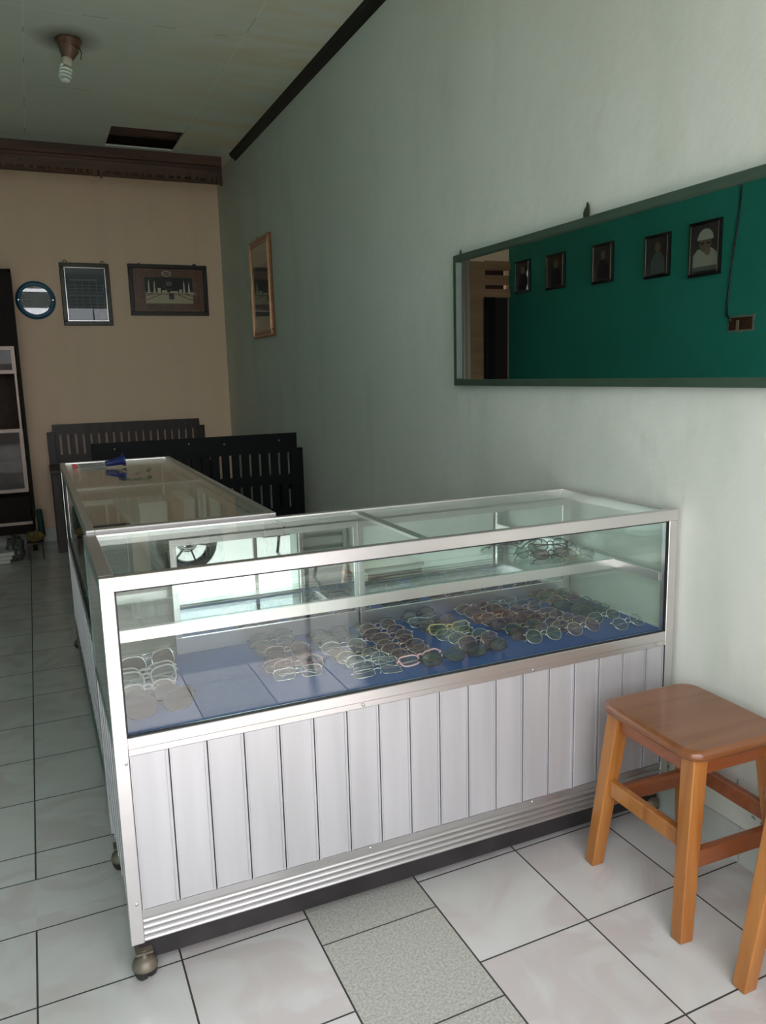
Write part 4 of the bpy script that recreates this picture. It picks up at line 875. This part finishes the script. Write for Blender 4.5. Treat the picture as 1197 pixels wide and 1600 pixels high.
# pale curtain next to the doorway
def curtain(name, x0, x1, y, z0, z1, m, label, amp=0.014, nf=3):
    v = []; f = []; n = 40
    for i in range(n+1):
        t = i/n; x = x0+(x1-x0)*t; yy = y-0.02+amp*math.sin(t*2*PI*nf)
        v += [(x, yy, z0), (x+0.004*math.sin(t*9), yy, z1), (x, yy+0.003, z0), (x+0.004*math.sin(t*9), yy+0.003, z1)]
    for i in range(n): a = 4*i; f += [(a, a+4, a+5, a+1), (a+2, a+3, a+7, a+6), (a+1, a+5, a+7, a+3), (a, a+2, a+6, a+4)]
    f += [(0, 1, 3, 2), (4*n, 4*n+2, 4*n+3, 4*n+1)]
    mb = MB(); mb.add(v, f, True); return tag(mb.build(name, m), label, 'curtain')
curtain('curtain', -2.425, -2.29, YB-0.035, 0.25, 2.335, mat('pale_pink_curtain', (0.50, 0.43, 0.38), 0.8), 'pale gathered curtain beside the back doorway, seen at the left end of the mirror')
curtain('dark_curtain', -2.70, -2.585, YB-0.045, 0.3, 1.98, mat('black_cloth', (0.006, 0.006, 0.008), 0.9), 'black cloth hanging in the back doorway, seen in the mirror', 0.02, 2)

# ------------------------------------------------------------------ outside the shop front
MT['concrete'] = mat('pale_concrete_yard', (0.27, 0.26, 0.25), 0.8, noise=.15, nscale=2)
struct('ground', MB().box(-14, 12, -14, -0.15, -0.30, -0.10), MT['concrete'])
yw = MB().box(-14, 12, -7.2, -7.0, -0.10, 1.7)  # unseen wall, added for its band in reflections and its bounce light
struct('wall_yard_added', yw, wall_material('added_yard_plaster', (0.42, 0.40, 0.37), (0.33, 0.32, 0.30), (0.2, 0.2, 0.19)))
struct('trim_4', MB().box(-0.535, -0.515, -0.10, -0.07, 0, 2.42), MT['alu'])
# folded ribbed metal gate standing inside the right jamb
gt = thing('folding_gate', 'folded ribbed metal gate leaf by the right side of the shop entrance', 'gate', (-0.16, 0.02, 0)); o_ = (-0.16, 0.02, 0)
g = MB()
for i in range(30): g.box(-0.28, -0.03, 0.012, 0.020, 0.06+i*0.070, 0.06+i*0.070+0.05)
g.build('ribs', MT['alu_rib'], gt, off=o_, bevel=.003, seg=1)
MB().frame_xz(-0.295, -0.015, 0.0, 2.2, 0.022, -0.012, 0.012).build('frame', MT['alu'], gt, off=o_)
# motorbike parked in front, its wheel shows in the sliding door mirror
def motorbike(loc, rz):
    r = thing('motorbike', 'dark blue motorbike parked outside, its spoked wheel reflected in the case mirror', 'motorbike', loc, rz)
    MT['bikeblue'] = mat('dark_blue_fairing', (0.01, 0.02, 0.06), 0.25, coat=.5); MT['bikeblk'] = mat('black_alloy', (0.01, 0.01, 0.01), 0.4, 0.5)
    R = 0.21
    for x in (-0.62, 0.62):
        w = MB().tube([(x+(R-0.030)*math.cos(a), 0, R+(R-0.030)*math.sin(a)) for a in [2*PI*i/36 for i in range(36)]], 0.030, 8, closed=True).build('tyre', MT['rubber'], r)
        rm = MB().tube([(x+0.145*math.cos(a), 0, R+0.145*math.sin(a)) for a in [2*PI*i/36 for i in range(36)]], 0.012, 6, closed=True)
        for i in range(6):
            a = i*PI/3+.2; rm.bar((x+0.05*math.cos(a), 0, R+0.05*math.sin(a)), (x+0.145*math.cos(a), 0, R+0.145*math.sin(a)), 0.012, 0.014, up=(0, 1, 0))
        rm.lathe([(0.03, -0.05), (0.03, 0.05)], 14, (0, 1, 0), (x, 0, R)); rm.build('alloy_rim', MT['bikeblk'], r)
        dk = MB()
        for rr in (0.045, 0.060, 0.072): dk.tube([(x+rr*math.cos(a), 0.04, R+rr*math.sin(a)) for a in [2*PI*i/24 for i in range(24)]], 0.0045, 5, closed=True)
        for i in range(18): a = i*PI/9; dk.bar((x+0.04*math.cos(a), 0.04, R+0.04*math.sin(a)), (x+0.074*math.cos(a+.2), 0.04, R+0.074*math.sin(a+.2)), 0.004, 0.006, up=(0, 1, 0))
        dk.build('brake_disc', MT['bikeblk'], r)
    pr = [(-0.95, .62), (-0.70, .50), (-0.35, .42), (-0.10, .34), (0.15, .36), (0.30, .55), (0.42, .80), (0.36, .92), (0.24, .86), (0.10, .62), (-0.10, .60), (-0.30, .66), (-0.92, .70)]
    MB().prism(pr, lambda u, v, s: (u, [-0.10, 0.10][s], v)).build('body_fairing', MT['bikeblue'], r, bevel=.03, seg=3)
    MB().prism([(-0.88, .70), (-0.30, .66), (0.02, .62), (0.06, .68), (-0.25, .76), (-0.85, .79)], lambda u, v, s: (u, [-0.12, 0.12][s], v)).build('saddle', MT['gasket'], r, bevel=.02, seg=3)
    MB().tube([(0.62, 0.06, R), (0.40, 0.06, .86)], 0.018).tube([(0.62, -0.06, R), (0.40, -0.06, .86)], 0.018).build('fork', MT['bikeblk'], r)
    MB().tube([(0.30, -0.33, .98), (0.36, -0.12, .96), (0.38, 0, .92), (0.36, 0.12, .96), (0.30, 0.33, .98)], 0.013).build('handlebar', MT['bikeblk'], r)
    fe = [(0.62+0.25*math.cos(a), R+0.25*math.sin(a)) for a in [math.radians(20+i*14) for i in range(10)]]; fe += [(0.62+0.235*math.cos(a), R+0.235*math.sin(a)) for a in [math.radians(146-i*14) for i in range(10)]]
    MB().prism(fe, lambda u, v, s: (u, [-0.05, 0.05][s], v)).build('front_mudguard', MT['bikeblue'], r)
    MB().prism([(-0.25, .42), (0.10, .36), (0.10, .20), (-0.25, .20)], lambda u, v, s: (u, [-0.09, 0.09][s], v)).build('engine', MT['bikeblk'], r, bevel=.02)
    MB().tube([(-0.05, -0.12, .26), (-0.5, -0.14, .28), (-0.95, -0.14, .40)], 0.04).build('exhaust', MT['silver'], r)
    MB().tube([(-0.1, 0.1, .25), (-0.12, 0.28, 0.0)], 0.012).build('side_stand', MT['bikeblk'], r)
    return r
motorbike((-0.02, -1.55, -0.10), PI)
